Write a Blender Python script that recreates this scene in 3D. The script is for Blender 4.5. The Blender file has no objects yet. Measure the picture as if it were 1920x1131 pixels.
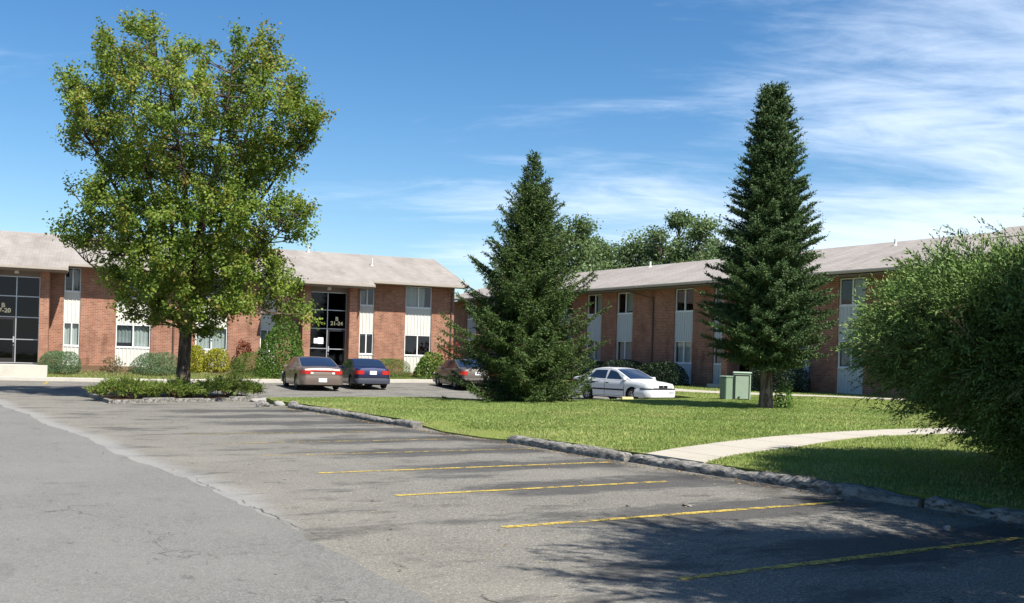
import bpy, bmesh, math, random
import numpy as np
from mathutils import Matrix, Vector
R = math.radians
random.seed(7)
rng = np.random.default_rng(11)
scene = bpy.context.scene
COL = scene.collection

# ------------------------------------------------------------------ helpers
def link(o, parent=None):
    COL.objects.link(o)
    if parent is not None: o.parent = parent
    return o

def tag(o, label=None, cat=None, group=None, kind=None):
    if label: o['label'] = label
    if cat: o['category'] = cat
    if group: o['group'] = group
    if kind: o['kind'] = kind
    return o

def empty(name, loc=(0, 0, 0), rz=0, label=None, cat=None, group=None):
    o = bpy.data.objects.new(name, None)
    o.empty_display_size = .3
    link(o); o.location = loc; o.rotation_euler = (0, 0, rz)
    return tag(o, label, cat, group)

class MB:
    def __init__(s): s.v = []; s.f = []
    def add(s, vs, fs):
        b = len(s.v); s.v += [tuple(p) for p in vs]; s.f += [tuple(i + b for i in f) for f in fs]
    def box(s, x0, x1, y0, y1, z0, z1):
        s.add([(x0,y0,z0),(x1,y0,z0),(x1,y1,z0),(x0,y1,z0),(x0,y0,z1),(x1,y0,z1),(x1,y1,z1),(x0,y1,z1)],
              [(0,3,2,1),(4,5,6,7),(0,1,5,4),(1,2,6,5),(2,3,7,6),(3,0,4,7)])
    def prism_x(s, prof, x0, x1):            # profile of (y, z) points extruded along x
        n = len(prof)
        s.add([(x0,y,z) for y,z in prof] + [(x1,y,z) for y,z in prof],
              [tuple(range(n))[::-1], tuple(range(n, 2*n))] + [(i,(i+1)%n,n+(i+1)%n,n+i) for i in range(n)])
    def tube(s, path, rad, n=8, cap=True):
        path = [Vector(p) for p in path]
        if not hasattr(rad, '__len__'): rad = [rad]*len(path)
        b = len(s.v); ref = None
        for i, p in enumerate(path):
            d = (path[min(i+1, len(path)-1)] - path[max(i-1, 0)]).normalized()
            if ref is None: ref = Vector((1,0,0)) if abs(d.x) < .8 else Vector((0,1,0))
            a = d.cross(ref).normalized(); c = d.cross(a)
            ref = -a.cross(d).normalized() if False else ref
            for k in range(n):
                t = 2*math.pi*k/n
                s.v.append(tuple(p + (a*math.cos(t) + c*math.sin(t))*rad[i]))
        for i in range(len(path)-1):
            for k in range(n):
                s.f.append((b+i*n+k, b+i*n+(k+1)%n, b+(i+1)*n+(k+1)%n, b+(i+1)*n+k))
        if cap:
            s.f.append(tuple(b+k for k in range(n))[::-1]); s.f.append(tuple(b+(len(path)-1)*n+k for k in range(n)))
    def grid(s, P):                           # P[i][j] points
        b = len(s.v); m = len(P[0])
        for row in P: s.v += [tuple(p) for p in row]
        for i in range(len(P)-1):
            for j in range(m-1):
                s.f.append((b+i*m+j, b+(i+1)*m+j, b+(i+1)*m+j+1, b+i*m+j+1))
    def build(s, name, mat, parent=None, smooth=False, bevel=0, angle=35):
        me = bpy.data.meshes.new(name)
        me.from_pydata(s.v, [], s.f); me.update()
        bm = bmesh.new(); bm.from_mesh(me)
        bmesh.ops.recalc_face_normals(bm, faces=bm.faces)
        if bevel:
            es = [e for e in bm.edges if len(e.link_faces) == 2 and e.calc_face_angle(0) > .5]
            bmesh.ops.bevel(bm, geom=es, offset=bevel, segments=2, profile=.6, affect='EDGES', clamp_overlap=True)
        if smooth:
            for e in bm.edges:
                e.smooth = not (len(e.link_faces) == 2 and e.calc_face_angle(0) > R(angle))
            for f in bm.faces: f.smooth = True
        bm.to_mesh(me); bm.free()
        if mat: me.materials.append(mat)
        o = bpy.data.objects.new(name, me)
        return link(o, parent)

def np_mesh(name, P, mat, parent=None, **attrs):
    """P: (N,k,3) array of N faces of k own vertices each"""
    N, k = P.shape[:2]
    me = bpy.data.meshes.new(name)
    me.vertices.add(N*k); me.vertices.foreach_set('co', P.reshape(-1).astype(np.float32))
    me.loops.add(N*k); me.loops.foreach_set('vertex_index', np.arange(N*k, dtype=np.int32))
    me.polygons.add(N); me.polygons.foreach_set('loop_start', np.arange(0, N*k, k, dtype=np.int32))
    for key, val in attrs.items():
        a = me.attributes.new(key, 'FLOAT', 'FACE'); a.data.foreach_set('value', np.asarray(val, dtype=np.float32))
    me.update(calc_edges=True); me.validate()
    if mat: me.materials.append(mat)
    o = bpy.data.objects.new(name, me)
    return link(o, parent)

def unit(a): return a/np.maximum(np.linalg.norm(a, axis=-1, keepdims=True), 1e-9)
def rnd_dirs(n): return unit(rng.normal(size=(n, 3)))

# ------------------------------------------------------------------ materials
def new_mat(name):
    m = bpy.data.materials.new(name); m.use_nodes = True
    nt = m.node_tree; b = nt.nodes['Principled BSDF']
    return m, nt, b

class N:
    """small node-graph helper"""
    def __init__(s, nt): s.nt = nt
    def n(s, t, **kw):
        x = s.nt.nodes.new(t)
        for k, v in kw.items(): setattr(x, k, v)
        return x
    def l(s, a, b): s.nt.links.new(a, b)
    def inp(s, sock, v):
        if isinstance(v, bpy.types.NodeSocket): s.l(v, sock)
        else:
            if hasattr(sock.default_value, '__len__') and hasattr(v, '__len__') and len(sock.default_value) == 4 and len(v) == 3: v = (*v, 1)
            sock.default_value = v
    def math(s, op, a, b=0, c=None, clamp=False):
        x = s.n('ShaderNodeMath', operation=op); x.use_clamp = clamp
        s.inp(x.inputs[0], a); s.inp(x.inputs[1], b)
        if c is not None: s.inp(x.inputs[2], c)
        return x.outputs[0]
    def mix(s, f, a, b, bt='MIX'):
        x = s.n('ShaderNodeMix', data_type='RGBA', blend_type=bt)
        s.inp(x.inputs['Factor'], f)
        s.inp(x.inputs[6], a); s.inp(x.inputs[7], b)
        return x.outputs[2]
    def noise(s, vec, scale, detail=4, rough=.55, dist=0, out=0):
        x = s.n('ShaderNodeTexNoise'); s.inp(x.inputs['Vector'], vec)
        x.inputs['Scale'].default_value = scale; x.inputs['Detail'].default_value = detail
        x.inputs['Roughness'].default_value = rough; x.inputs['Distortion'].default_value = dist
        return x.outputs[out]
    def ramp(s, f, lo, hi, a=0., b=1.):       # smooth map range
        x = s.n('ShaderNodeMapRange', interpolation_type='SMOOTHSTEP')
        s.inp(x.inputs[0], f); s.inp(x.inputs[1], lo); s.inp(x.inputs[2], hi); s.inp(x.inputs[3], a); s.inp(x.inputs[4], b)
        return x.outputs[0]
    def vscale(s, v, sc):
        x = s.n('ShaderNodeMapping'); s.inp(x.inputs[0], v); x.inputs['Scale'].default_value = sc
        return x.outputs[0]
    def coords(s, which='Object'):
        return s.n('ShaderNodeTexCoord').outputs[which]
    def bump(s, h, strength, dist, b):
        x = s.n('ShaderNodeBump'); x.inputs['Strength'].default_value = strength; x.inputs['Distance'].default_value = dist
        s.l(h, x.inputs['Height']); s.l(x.outputs[0], b.inputs['Normal'])

def plain(name, col, rough=.6, metal=0, spec=.4, var=.12, scale=6, coat=0):
    m, nt, b = new_mat(name); g = N(nt)
    nz = g.noise(g.coords(), scale, 5, .6)
    c = g.mix(nz, tuple(x*(1-var) for x in col), tuple(min(1, x*(1+var)) for x in col))
    g.l(c, b.inputs['Base Color'])
    b.inputs['Roughness'].default_value = rough; b.inputs['Metallic'].default_value = metal
    b.inputs['Specular IOR Level'].default_value = spec
    if coat: b.inputs['Coat Weight'].default_value = coat; b.inputs['Coat Roughness'].default_value = .04
    return m

def foliage_mat(name, dark, light, alt=(.3,.22,.05), trans=.3, rough=.55, spec=.25):
    m, nt, b = new_mat(name); g = N(nt)
    at = g.n('ShaderNodeAttribute', attribute_name='tint').outputs['Fac']
    ag = g.n('ShaderNodeAttribute', attribute_name='age').outputs['Fac']
    c = g.mix(at, dark, light); c = g.mix(ag, c, alt)
    g.l(c, b.inputs['Base Color']); b.inputs['Roughness'].default_value = rough
    b.inputs['Specular IOR Level'].default_value = spec
    if trans:
        t = g.n('ShaderNodeBsdfTranslucent'); g.l(g.mix(.5, c, (.5,.55,.1), 'OVERLAY'), t.inputs[0])
        mx = g.n('ShaderNodeMixShader'); mx.inputs[0].default_value = trans
        g.l(b.outputs[0], mx.inputs[1]); g.l(t.outputs[0], mx.inputs[2])
        g.l(mx.outputs[0], nt.nodes['Material Output'].inputs[0])
    return m

def bark_mat(name, a, b_, scale=8):
    m, nt, b = new_mat(name); g = N(nt)
    v = g.vscale(g.coords(), (1, 1, .25))
    nz = g.noise(v, scale, 6, .65, .6)
    g.l(g.mix(g.ramp(nz, .35, .65), a, b_), b.inputs['Base Color'])
    b.inputs['Roughness'].default_value = .9; b.inputs['Specular IOR Level'].default_value = .1
    g.bump(nz, .8, .05, b)
    return m

def brick_mat(name, tint=(1,1,1)):
    m, nt, b = new_mat(name); g = N(nt)
    co = g.coords(); sp = g.n('ShaderNodeSeparateXYZ'); g.l(co, sp.inputs[0])
    cb = g.n('ShaderNodeCombineXYZ'); g.l(g.math('ADD', sp.outputs[0], sp.outputs[1]), cb.inputs[0]); g.l(sp.outputs[2], cb.inputs[1])
    br = g.n('ShaderNodeTexBrick'); g.l(cb.outputs[0], br.inputs['Vector'])
    br.inputs['Scale'].default_value = 1; br.inputs['Brick Width'].default_value = .23; br.inputs['Row Height'].default_value = .085
    br.inputs['Mortar Size'].default_value = .009; br.inputs['Bias'].default_value = 0.0
    br.inputs['Color1'].default_value = (.37*tint[0],.165*tint[1],.098*tint[2],1)
    br.inputs['Color2'].default_value = (.25*tint[0],.105*tint[1],.064*tint[2],1)
    br.inputs['Mortar'].default_value = (.34,.27,.21,1)
    nz = g.noise(co, 1.3, 5, .6)
    c = g.mix(g.ramp(nz, .3, .7), br.outputs[0], g.mix(1., br.outputs[0], (.72,.68,.66), 'MULTIPLY'))
    stn = g.noise(g.vscale(co, (1.5, 1.5, .22)), 1.4, 6, .65)
    c = g.mix(g.ramp(stn, .50, .72, 0, .75), c, g.mix(1., c, (.62,.60,.58), 'MULTIPLY'))
    eff = g.noise(co, .8, 6, .7); c = g.mix(g.ramp(eff, .60, .75, 0, .3), c, (.42,.33,.26))
    g.l(c, b.inputs['Base Color']); b.inputs['Roughness'].default_value = .88; b.inputs['Specular IOR Level'].default_value = .2
    g.bump(br.outputs[1], -.5, .01, b)
    return m

def shingle_mat(name, col):
    m, nt, b = new_mat(name); g = N(nt)
    co = g.coords()
    br = g.n('ShaderNodeTexBrick'); g.l(co, br.inputs['Vector']); br.inputs['Scale'].default_value = 1
    br.inputs['Brick Width'].default_value = .33; br.inputs['Row Height'].default_value = .14; br.inputs['Mortar Size'].default_value = .008
    br.inputs['Color1'].default_value = (*[c*1.06 for c in col], 1); br.inputs['Color2'].default_value = (*[c*.90 for c in col], 1)
    br.inputs['Mortar'].default_value = (*[c*.62 for c in col], 1)
    st = g.noise(g.vscale(co, (1.2, .12, 1)), 1.2, 5, .6)
    sp = g.noise(co, .35, 4, .6)
    c = g.mix(g.ramp(st, .35, .75), br.outputs[0], g.mix(1., br.outputs[0], (.80,.78,.77), 'MULTIPLY'))
    c = g.mix(g.ramp(sp, .4, .7, 0, .6), c, g.mix(1., c, (.86,.85,.84), 'MULTIPLY'))
    g.l(c, b.inputs['Base Color']); b.inputs['Roughness'].default_value = .92; b.inputs['Specular IOR Level'].default_value = .15
    return m

def asphalt_mat(name, base, lot):
    """object x runs across the stalls, object y along the kerb"""
    m, nt, b = new_mat(name); g = N(nt)
    co = g.coords(); sp = g.n('ShaderNodeSeparateXYZ'); g.l(co, sp.inputs[0]); S, U = sp.outputs[0], sp.outputs[1]
    fine = g.noise(co, 55, 3, .7); mid = g.noise(co, 14, 4, .7); big = g.noise(co, .35, 5, .6); blot = g.noise(co, 1.7, 5, .65)
    c = g.mix(g.ramp(fine, .32, .68), tuple(x*(.5 if lot else .66) for x in base), tuple(x*(1.5 if lot else 1.32) for x in base))
    c = g.mix(g.ramp(mid, .38, .66, 0, .7 if lot else .4), c, tuple(x*.62 for x in base))
    c = g.mix(g.ramp(big, .35, .7, 0, .5), c, tuple(x*1.22 for x in base))
    if lot:
        # pale stone showing where the binder has worn off
        peb = g.noise(co, 38, 2, .8)
        c = g.mix(g.math('MULTIPLY', g.ramp(peb, .54, .66), g.ramp(blot, .32, .6, .25, .95)), c, (.42,.395,.335))
        agg = g.noise(co, 22, 5, .8)
        c = g.mix(g.ramp(agg, .50, .62, 0, .55), c, (.055,.053,.052))
        # brownish dust towards the lane seam
        dust = g.math('MULTIPLY', g.ramp(S, -8.6, -5.2, .55, 0), g.ramp(blot, .3, .7, .3, 1))
        c = g.mix(dust, c, (.235,.215,.175))
        # oil-darkened bays: wear with its own shape, one blotch per stall
        k = g.math('DIVIDE', g.math('ADD', U, 1.27), 2.45)
        k = g.math('ABSOLUTE', g.math('SUBTRACT', g.math('FRACT', g.math('ADD', k, 20)), .5))
        wob = g.noise(g.vscale(co, (.45, 1.3, 1)), 1.5, 5, .65)
        bay = g.math('MULTIPLY', g.ramp(g.math('ADD', k, g.math('MULTIPLY', wob, .5)), .38, .62, 1, 0),
                     g.math('MULTIPLY', g.ramp(S, -5.6, -3.4), g.ramp(S, -.3, -.9)))
        bay = g.math('MULTIPLY', bay, g.ramp(U, 19.5, 18.2))
        rag = g.noise(g.vscale(co, (.8, 2.2, 1)), 4.5, 6, .7)
        bay = g.ramp(g.math('ADD', bay, g.math('MULTIPLY', g.math('SUBTRACT', rag, .5), 2.0)), .10, .95)
        bay = g.math('MULTIPLY', bay, g.math('MULTIPLY', g.ramp(S, -5.8, -4.2), g.ramp(U, 19.5, 18.2)))
        c = g.mix(g.math('MULTIPLY', bay, .78), c, g.mix(g.ramp(fine, .3, .7), (.026,.025,.026), (.08,.078,.076)))
        pud = g.noise(g.vscale(co, (.55, 1.2, 1)), 1.0, 7, .68)
        c = g.mix(g.math('MULTIPLY', g.ramp(pud, .50, .64), .68), c, (.052,.049,.047))
        # black tar wash along the kerb
        tar = g.math('MULTIPLY', g.ramp(S, -1.9, -.5), g.ramp(g.noise(co, .55, 5, .6), .42, .58))
        tar = g.math('MULTIPLY', tar, g.ramp(U, 19.5, 18.5))
        c = g.mix(g.math('MULTIPLY', tar, .8), c, (.03,.028,.028))
    else:
        stain = g.noise(g.vscale(co, (1.6, .5, 1)), 1.3, 7, .7)
        c = g.mix(g.ramp(stain, .54, .74, 0, .5), c, tuple(x*.6 for x in base))
        sc = g.noise(g.vscale(co, (1.4, .6, 1)), 5, 5, .75); c = g.mix(g.ramp(sc, .60, .68, 0, .6), c, tuple(x*.45 for x in base))
    # cracks
    dv = g.n('ShaderNodeVectorMath', operation='ADD'); g.l(co, dv.inputs[0])
    ns = g.n('ShaderNodeVectorMath', operation='SCALE'); g.l(g.noise(co, 1.1, 5, .6, 0, 1), ns.inputs[0]); ns.inputs['Scale'].default_value = 1.6
    g.l(ns.outputs[0], dv.inputs[1])
    vo = g.n('ShaderNodeTexVoronoi', feature='DISTANCE_TO_EDGE'); g.l(dv.outputs[0], vo.inputs['Vector'])
    vo.inputs['Scale'].default_value = .33 if lot else .2
    cr = g.math('MULTIPLY', g.ramp(vo.outputs['Distance'], .0012, .0045, 1, 0), g.ramp(g.noise(co, .5, 3), .50, .62))
    c = g.mix(g.math('MULTIPLY', cr, .7 if lot else .55), c, (.05,.047,.043))
    if lot:     # pale band of patching compound along the lane edge
        cu = g.math('ADD', g.math('MULTIPLY', U, -.015), g.math('ADD', g.math('MULTIPLY', g.math('SINE', g.math('MULTIPLY', U, .9)), .06), -7.72))
        wd = g.math('SUBTRACT', g.math('SUBTRACT', S, cu), g.math('MULTIPLY', g.ramp(U, -2.2, 1.), .34))
        pm = g.ramp(g.math('ADD', wd, g.math('MULTIPLY', g.math('SUBTRACT', g.noise(co, 3.2, 6, .7), .5), .8)), -.25, .22, .8, 0)
        pm = g.math('MULTIPLY', pm, g.math('MULTIPLY', g.ramp(U, -2.3, -1.7), g.ramp(mid, .2, .55, .45, .95)))
        c = g.mix(pm, c, g.mix(g.ramp(fine, .3, .7), (.21,.207,.196), (.31,.305,.29)))
        lip = g.math('ABSOLUTE', g.math('ADD', g.math('SUBTRACT', g.math('SUBTRACT', S, cu), .07), g.math('MULTIPLY', g.math('SUBTRACT', g.noise(co, 2.5, 6, .7), .5), .30)))
        lip = g.math('MULTIPLY', g.ramp(lip, .006, .022, 1, 0), g.math('MULTIPLY', g.ramp(g.noise(co, .9, 3), .42, .55), g.ramp(U, 4., .5)))
        c = g.mix(g.math('MULTIPLY', lip, .85), c, (.03,.028,.026))
    g.l(c, b.inputs['Base Color']); b.inputs['Roughness'].default_value = .9; b.inputs['Specular IOR Level'].default_value = .22
    h = g.math('SUBTRACT', g.math('ADD', fine, g.math('MULTIPLY', mid, .8)), g.math('MULTIPLY', cr, 1.5))
    g.bump(h, .7, .015, b)
    return m

def paint_mat(name, col, wear):
    m, nt, b = new_mat(name); g = N(nt)
    co = g.coords(); nz = g.noise(co, 5.5, 8, .75); fine = g.noise(co, 50, 2, .7)
    c = g.mix(g.ramp(g.noise(co, 12, 5, .7), .35, .65), tuple(x*.62 for x in col), col)
    g.l(c, b.inputs['Base Color']); b.inputs['Roughness'].default_value = .8
    t = g.n('ShaderNodeBsdfTransparent'); mx = g.n('ShaderNodeMixShader')
    lo = .75 - wear*.55
    g.l(g.ramp(g.math('ADD', g.math('MULTIPLY', nz, .7), g.math('MULTIPLY', fine, .3)), lo-.05, lo+.06), mx.inputs[0])
    g.l(b.outputs[0], mx.inputs[1]); g.l(t.outputs[0], mx.inputs[2]); g.l(mx.outputs[0], nt.nodes['Material Output'].inputs[0])
    return m

def grass_ground_mat(name, a, b_, dry):
    m, nt, b = new_mat(name); g = N(nt); co = g.coords()
    f = g.noise(co, 30, 4, .7); big = g.noise(co, .45, 5, .6)
    c = g.mix(g.ramp(f, .3, .7), a, b_); c = g.mix(g.ramp(big, .5, .72, 0, .8), c, dry)
    g.l(c, b.inputs['Base Color']); b.inputs['Roughness'].default_value = .95; b.inputs['Specular IOR Level'].default_value = .1
    g.bump(f, .8, .05, b)
    return m

def concrete_mat(name, col, joint=None):
    m, nt, b = new_mat(name); g = N(nt); co = g.coords()
    f = g.noise(co, 40, 4, .7); big = g.noise(co, .9, 5, .6)
    c = g.mix(g.ramp(f, .3, .7), tuple(x*.84 for x in col), tuple(x*1.1 for x in col))
    c = g.mix(g.ramp(big, .45, .75, 0, .6), c, tuple(x*.74 for x in col))
    if joint:
        sp = g.n('ShaderNodeSeparateXYZ'); g.l(co, sp.inputs[0])
        k = g.math('ABSOLUTE', g.math('SUBTRACT', g.math('FRACT', g.math('ADD', g.math('DIVIDE', sp.outputs[0], joint), 50)), .5))
        c = g.mix(g.ramp(k, .010/joint, .022/joint, .8, 0), c, tuple(x*.35 for x in col))
    g.l(c, b.inputs['Base Color']); b.inputs['Roughness'].default_value = .9; b.inputs['Specular IOR Level'].default_value = .2
    g.bump(f, .4, .01, b)
    return m

def kerb_mat(name):
    m, nt, b = new_mat(name); g = N(nt); co = g.coords()
    f = g.noise(g.vscale(co, (1, .35, 1)), 16, 6, .75, .5); big = g.noise(co, 2.2, 5, .65)
    c = g.mix(g.ramp(f, .36, .62), (.05,.046,.042), (.31,.295,.265)); c = g.mix(g.ramp(big, .4, .65, 0, .6), c, (.16,.15,.132))
    g.l(c, b.inputs['Base Color']); b.inputs['Roughness'].default_value = .95; b.inputs['Specular IOR Level'].default_value = .1
    g.bump(f, .8, .03, b)
    return m

def glass_mat(name, tint=(.6,.66,.66), refl=1.):
    m, nt, b = new_mat(name); g = N(nt)
    t = g.n('ShaderNodeBsdfTransparent'); t.inputs[0].default_value = (*tint, 1)
    gl = g.n('ShaderNodeBsdfGlossy'); gl.inputs['Roughness'].default_value = .03
    lw = g.n('ShaderNodeLayerWeight'); lw.inputs[0].default_value = .5
    fz = g.math('ADD', g.math('MULTIPLY', g.math('POWER', lw.outputs['Facing'], 5.), .94), .06)
    wb = g.n('ShaderNodeBump'); wb.inputs['Strength'].default_value = .05; wb.inputs['Distance'].default_value = .02
    g.l(g.noise(g.coords(), 2.2, 2), wb.inputs['Height']); g.l(wb.outputs[0], gl.inputs['Normal'])
    mx = g.n('ShaderNodeMixShader'); g.l(g.math('MULTIPLY', fz, refl, clamp=True), mx.inputs[0])
    g.l(t.outputs[0], mx.inputs[1]); g.l(gl.outputs[0], mx.inputs[2]); g.l(mx.outputs[0], nt.nodes['Material Output'].inputs[0])
    return m

def curtain_mat(name, col):
    m, nt, b = new_mat(name); g = N(nt)
    c = g.mix(g.noise(g.vscale(g.coords(), (9, 1, .6)), 1.3, 3), tuple(x*.7 for x in col), col)
    g.l(c, b.inputs['Base Color']); b.inputs['Roughness'].default_value = .9
    return m

def car_paint(name, col, metal=.3):
    m, nt, b = new_mat(name); g = N(nt)
    nz = g.noise(g.coords(), 2.5, 4); b.inputs['Metallic'].default_value = metal
    g.l(g.mix(nz, tuple(x*.92 for x in col), col), b.inputs['Base Color'])
    b.inputs['Roughness'].default_value = .42; b.inputs['Coat Weight'].default_value = .5; b.inputs['Coat Roughness'].default_value = .1
    return m

M = dict(
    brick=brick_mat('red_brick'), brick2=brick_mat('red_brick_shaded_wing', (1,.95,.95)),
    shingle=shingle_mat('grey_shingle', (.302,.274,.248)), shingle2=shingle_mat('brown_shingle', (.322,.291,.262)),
    siding=plain('white_siding', (.56,.545,.485), .65, var=.10, scale=2), siding2=plain('white_siding_shade_tinted', (.50,.52,.52), .6, var=.06, scale=3),  # siding2: white panels of the shaded block, shade's blue-grey put into the colour
    trim=plain('beige_trim', (.40,.35,.29), .6), darktrim=plain('brown_trim', (.09,.06,.045), .6), soffit=plain('soffit_board', (.20,.16,.13), .7),
    winframe=plain('window_frame_white', (.72,.72,.70), .45, var=.05), bronze=plain('bronze_frame', (.03,.026,.026), .4, .3),
    alu=plain('aluminium', (.42,.43,.44), .35, .6), glass=glass_mat('window_glass'), darkglass=glass_mat('entrance_glass', (.14,.15,.18), .45),
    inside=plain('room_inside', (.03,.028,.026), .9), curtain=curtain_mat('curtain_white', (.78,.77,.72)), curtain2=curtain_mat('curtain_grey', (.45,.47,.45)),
    gold=plain('gold_letters', (.78,.70,.46), .5, var=.03), paper=plain('paper', (.8,.8,.78), .8, var=.03),
    concrete=concrete_mat('concrete', (.46,.43,.37)), path=concrete_mat('path_concrete', (.40,.365,.30), 1.5), kerb=kerb_mat('weathered_kerb'),
    lot=asphalt_mat('old_asphalt', (.172,.162,.140), True), lane=asphalt_mat('lane_asphalt', (.170,.166,.153), False),
    seam=asphalt_mat('pale_patch', (.29,.285,.27), False),
    yellow=paint_mat('yellow_paint', (.54,.39,.07), .42), yellow2=paint_mat('worn_yellow_paint', (.46,.34,.09), .48), yellow3=paint_mat('faded_yellow_paint', (.40,.31,.11), .66),
    lawn=grass_ground_mat('lawn_soil', (.13,.165,.036), (.22,.255,.07), (.28,.24,.11)), bed=grass_ground_mat('bed_soil', (.08,.05,.03), (.13,.085,.05), (.11,.12,.04)),
    earth=grass_ground_mat('far_ground', (.05,.07,.02), (.09,.11,.035), (.12,.11,.05)),
    rock=concrete_mat('rock', (.27,.26,.24)), cabinet=plain('green_cabinet', (.29,.365,.275), .55, var=.14, scale=4), cabinet2=plain('dark_green_cabinet', (.17,.235,.16), .55, var=.1),
    metal=plain('galvanised', (.5,.5,.5), .4, .7), pipe=plain('vent_pipe', (.6,.58,.55), .6), rubber=plain('tyre_rubber', (.018,.018,.018), .85), black=plain('black_plastic', (.015,.015,.016), .5),
    rim=plain('wheel_rim', (.42,.42,.42), .35, .8), carglass=plain('car_glass', (.014,.022,.045), .06, spec=.8, var=0), under=plain('underbody', (.012,.012,.012), .9),
    red=plain('red_lens', (.42,.02,.015), .25, spec=.6), amber=plain('amber_lens', (.6,.18,.03), .25), clear=plain('clear_lens', (.7,.72,.72), .15, spec=.8), plate=plain('licence_plate', (.72,.73,.74), .5),
    dish=plain('dish_grey', (.07,.085,.13), .6), dish2=plain('dish_white', (.75,.75,.73), .5), stop=plain('yellow_concrete', (.55,.44,.20), .8),
    bark=bark_mat('maple_bark', (.035,.026,.02), (.15,.115,.085)), bark2=bark_mat('conifer_bark', (.05,.037,.028), (.21,.165,.125), 10),
)

# ------------------------------------------------------------------ layout frame
K0 = (3.57, 15.4); KA = R(32.29); KS = (math.cos(KA), math.sin(KA)); KU = (-math.sin(KA), math.cos(KA))
def P(s, u): return (K0[0]+s*KS[0]+u*KU[0], K0[1]+s*KS[1]+u*KU[1])     # kerb frame -> world
def SU(x, y): return ((x-K0[0])*KS[0]+(y-K0[1])*KS[1], (x-K0[0])*KU[0]+(y-K0[1])*KU[1])
def sst(a, b, x):
    t = min(1, max(0, (x-a)/(b-a))); return t*t*(3-2*t)
def z_lot(x, y):
    s, u = SU(x, y); return .018*min(16, max(0, s-1))*sst(28, 37, u)
def z_lawn(x, y):
    s, u = SU(x, y); return .13 + .016*min(34, max(0, s)) - .10*sst(.9, 0, s)*sst(11.2, 10, u)*sst(5.6, 6.6, u) - .13*sst(16.5, 20.2, u)*sst(5, 9, s)*sst(24, 18, s)*sst(28, 24, u)
WA0 = (-22.6, 52.5); WAr = R(22.5); Wd = (math.cos(WAr), math.sin(WAr)); Wn = (math.sin(WAr), -math.cos(WAr))
def PW(t, v): return (WA0[0]+Wd[0]*t+Wn[0]*v, WA0[1]+Wd[1]*t+Wn[1]*v)   # left wall: t along, v out from wall
KERB_V = 4.3
def z_bed(x, y):
    v = (x-WA0[0])*Wn[0]+(y-WA0[1])*Wn[1]
    k = .15 + z_lot(x, y)
    return k + (.70-k)*sst(KERB_V-1.3, .2, v)

def sheet(name, poly, zf, mat, dz=0, cell=1.0, skirt=.0, frame=None, jitter=0):
    """ground sheet: polygon cut on a grid, draped on zf (world), optional skirt; object frame = kerb frame"""
    bm = bmesh.new()
    vs = [bm.verts.new((p[0], p[1], 0)) for p in poly]; bm.faces.new(vs)
    for ax in (0, 1):
        lo = min(p[ax] for p in poly); hi = max(p[ax] for p in poly)
        c = math.ceil(lo/cell)*cell
        while c < hi:
            co = [0, 0, 0]; no = [0, 0, 0]; co[ax] = c; no[ax] = 1
            bmesh.ops.bisect_plane(bm, geom=bm.verts[:]+bm.edges[:]+bm.faces[:], plane_co=co, plane_no=no)
            c += cell
    if skirt:
        be = [e for e in bm.edges if e.is_boundary]
        r = bmesh.ops.extrude_edge_only(bm, edges=be)
        sv = set(v for v in r['geom'] if isinstance(v, bmesh.types.BMVert))
    else: sv = set()
    for v in bm.verts:
        x, y = v.co.x, v.co.y
        v.co.z = zf(x, y) + dz - (skirt if v in sv else 0)
    bmesh.ops.recalc_face_normals(bm, faces=bm.faces)
    me = bpy.data.meshes.new(name); 
    inv = Matrix.Translation((K0[0], K0[1], 0)) @ Matrix.Rotation(KA, 4, 'Z')
    bm.transform(inv.inverted()); bm.to_mesh(me); bm.free()
    me.materials.append(mat)
    if sum(p.normal.z for p in me.polygons) < 0: me.flip_normals()
    o = bpy.data.objects.new(name, me); o.matrix_world = inv
    link(o); o['kind'] = 'structure'
    return o

# ------------------------------------------------------------------ setting: ground, lot, lane, lawn, paths
ground = sheet('ground', [(-700,-120),(700,-120),(700,900),(-700,900)], lambda x, y: -.12, M['earth'], cell=200)
lot = sheet('parking_lot', [P(-30,-24), P(14,-24), P(20,0), P(20,22), P(22,44), PW(25,KERB_V-.1), PW(-35,KERB_V-.1)], z_lot, M['lot'], cell=1.5)

# driving lane with a ragged edge where it meets the older stalls
edge = []
u = -22.0
ss = -7.9
while u < 24:
    k = -7.75 - .015*(u-2) + .06*math.sin(u*.9) + random.uniform(-.05, .05) - (.35*sst(-1, -5, u))
    edge.append((k, u)); u += .28
lane_poly = [P(s, u) for s, u in edge] + [P(-12, 27.5), P(-30, 33), P(-30, -22)]
lane = sheet('driveway', lane_poly, z_lot, M['lane'], dz=.014, cell=4, skirt=.02)
lawn_poly = [P(0,-16), P(0,6.0), P(-.35,7.2), P(-.4,8.8), P(-.1,10.2), P(0,18.4), P(-.2,20.6), P(.2,22.4), P(3,21.7), P(6.8,20.9), P(11,20.3), P(15,19.6), P(17.4,19.7), P(18.3,22), P(18.5,37.6), P(18.5,62), P(60,62), P(60,-16)]
lawn = sheet('lawn', lawn_poly, z_lawn, M['lawn'], cell=1.0, skirt=.4)
bed_poly = [PW(-30, KERB_V-1.3), PW(26, KERB_V-1.3), PW(26, -14), PW(-30, -14)]
bed = sheet('planting_bed', bed_poly, z_bed, M['bed'], cell=.8, skirt=.5)
walk = sheet('sidewalk', [PW(-30, KERB_V), PW(25.5, KERB_V), PW(25.5, KERB_V-1.3), PW(-30, KERB_V-1.3)], lambda x, y: z_lot(x, y)+.15, M['concrete'], cell=1.2, skirt=.35)

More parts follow.
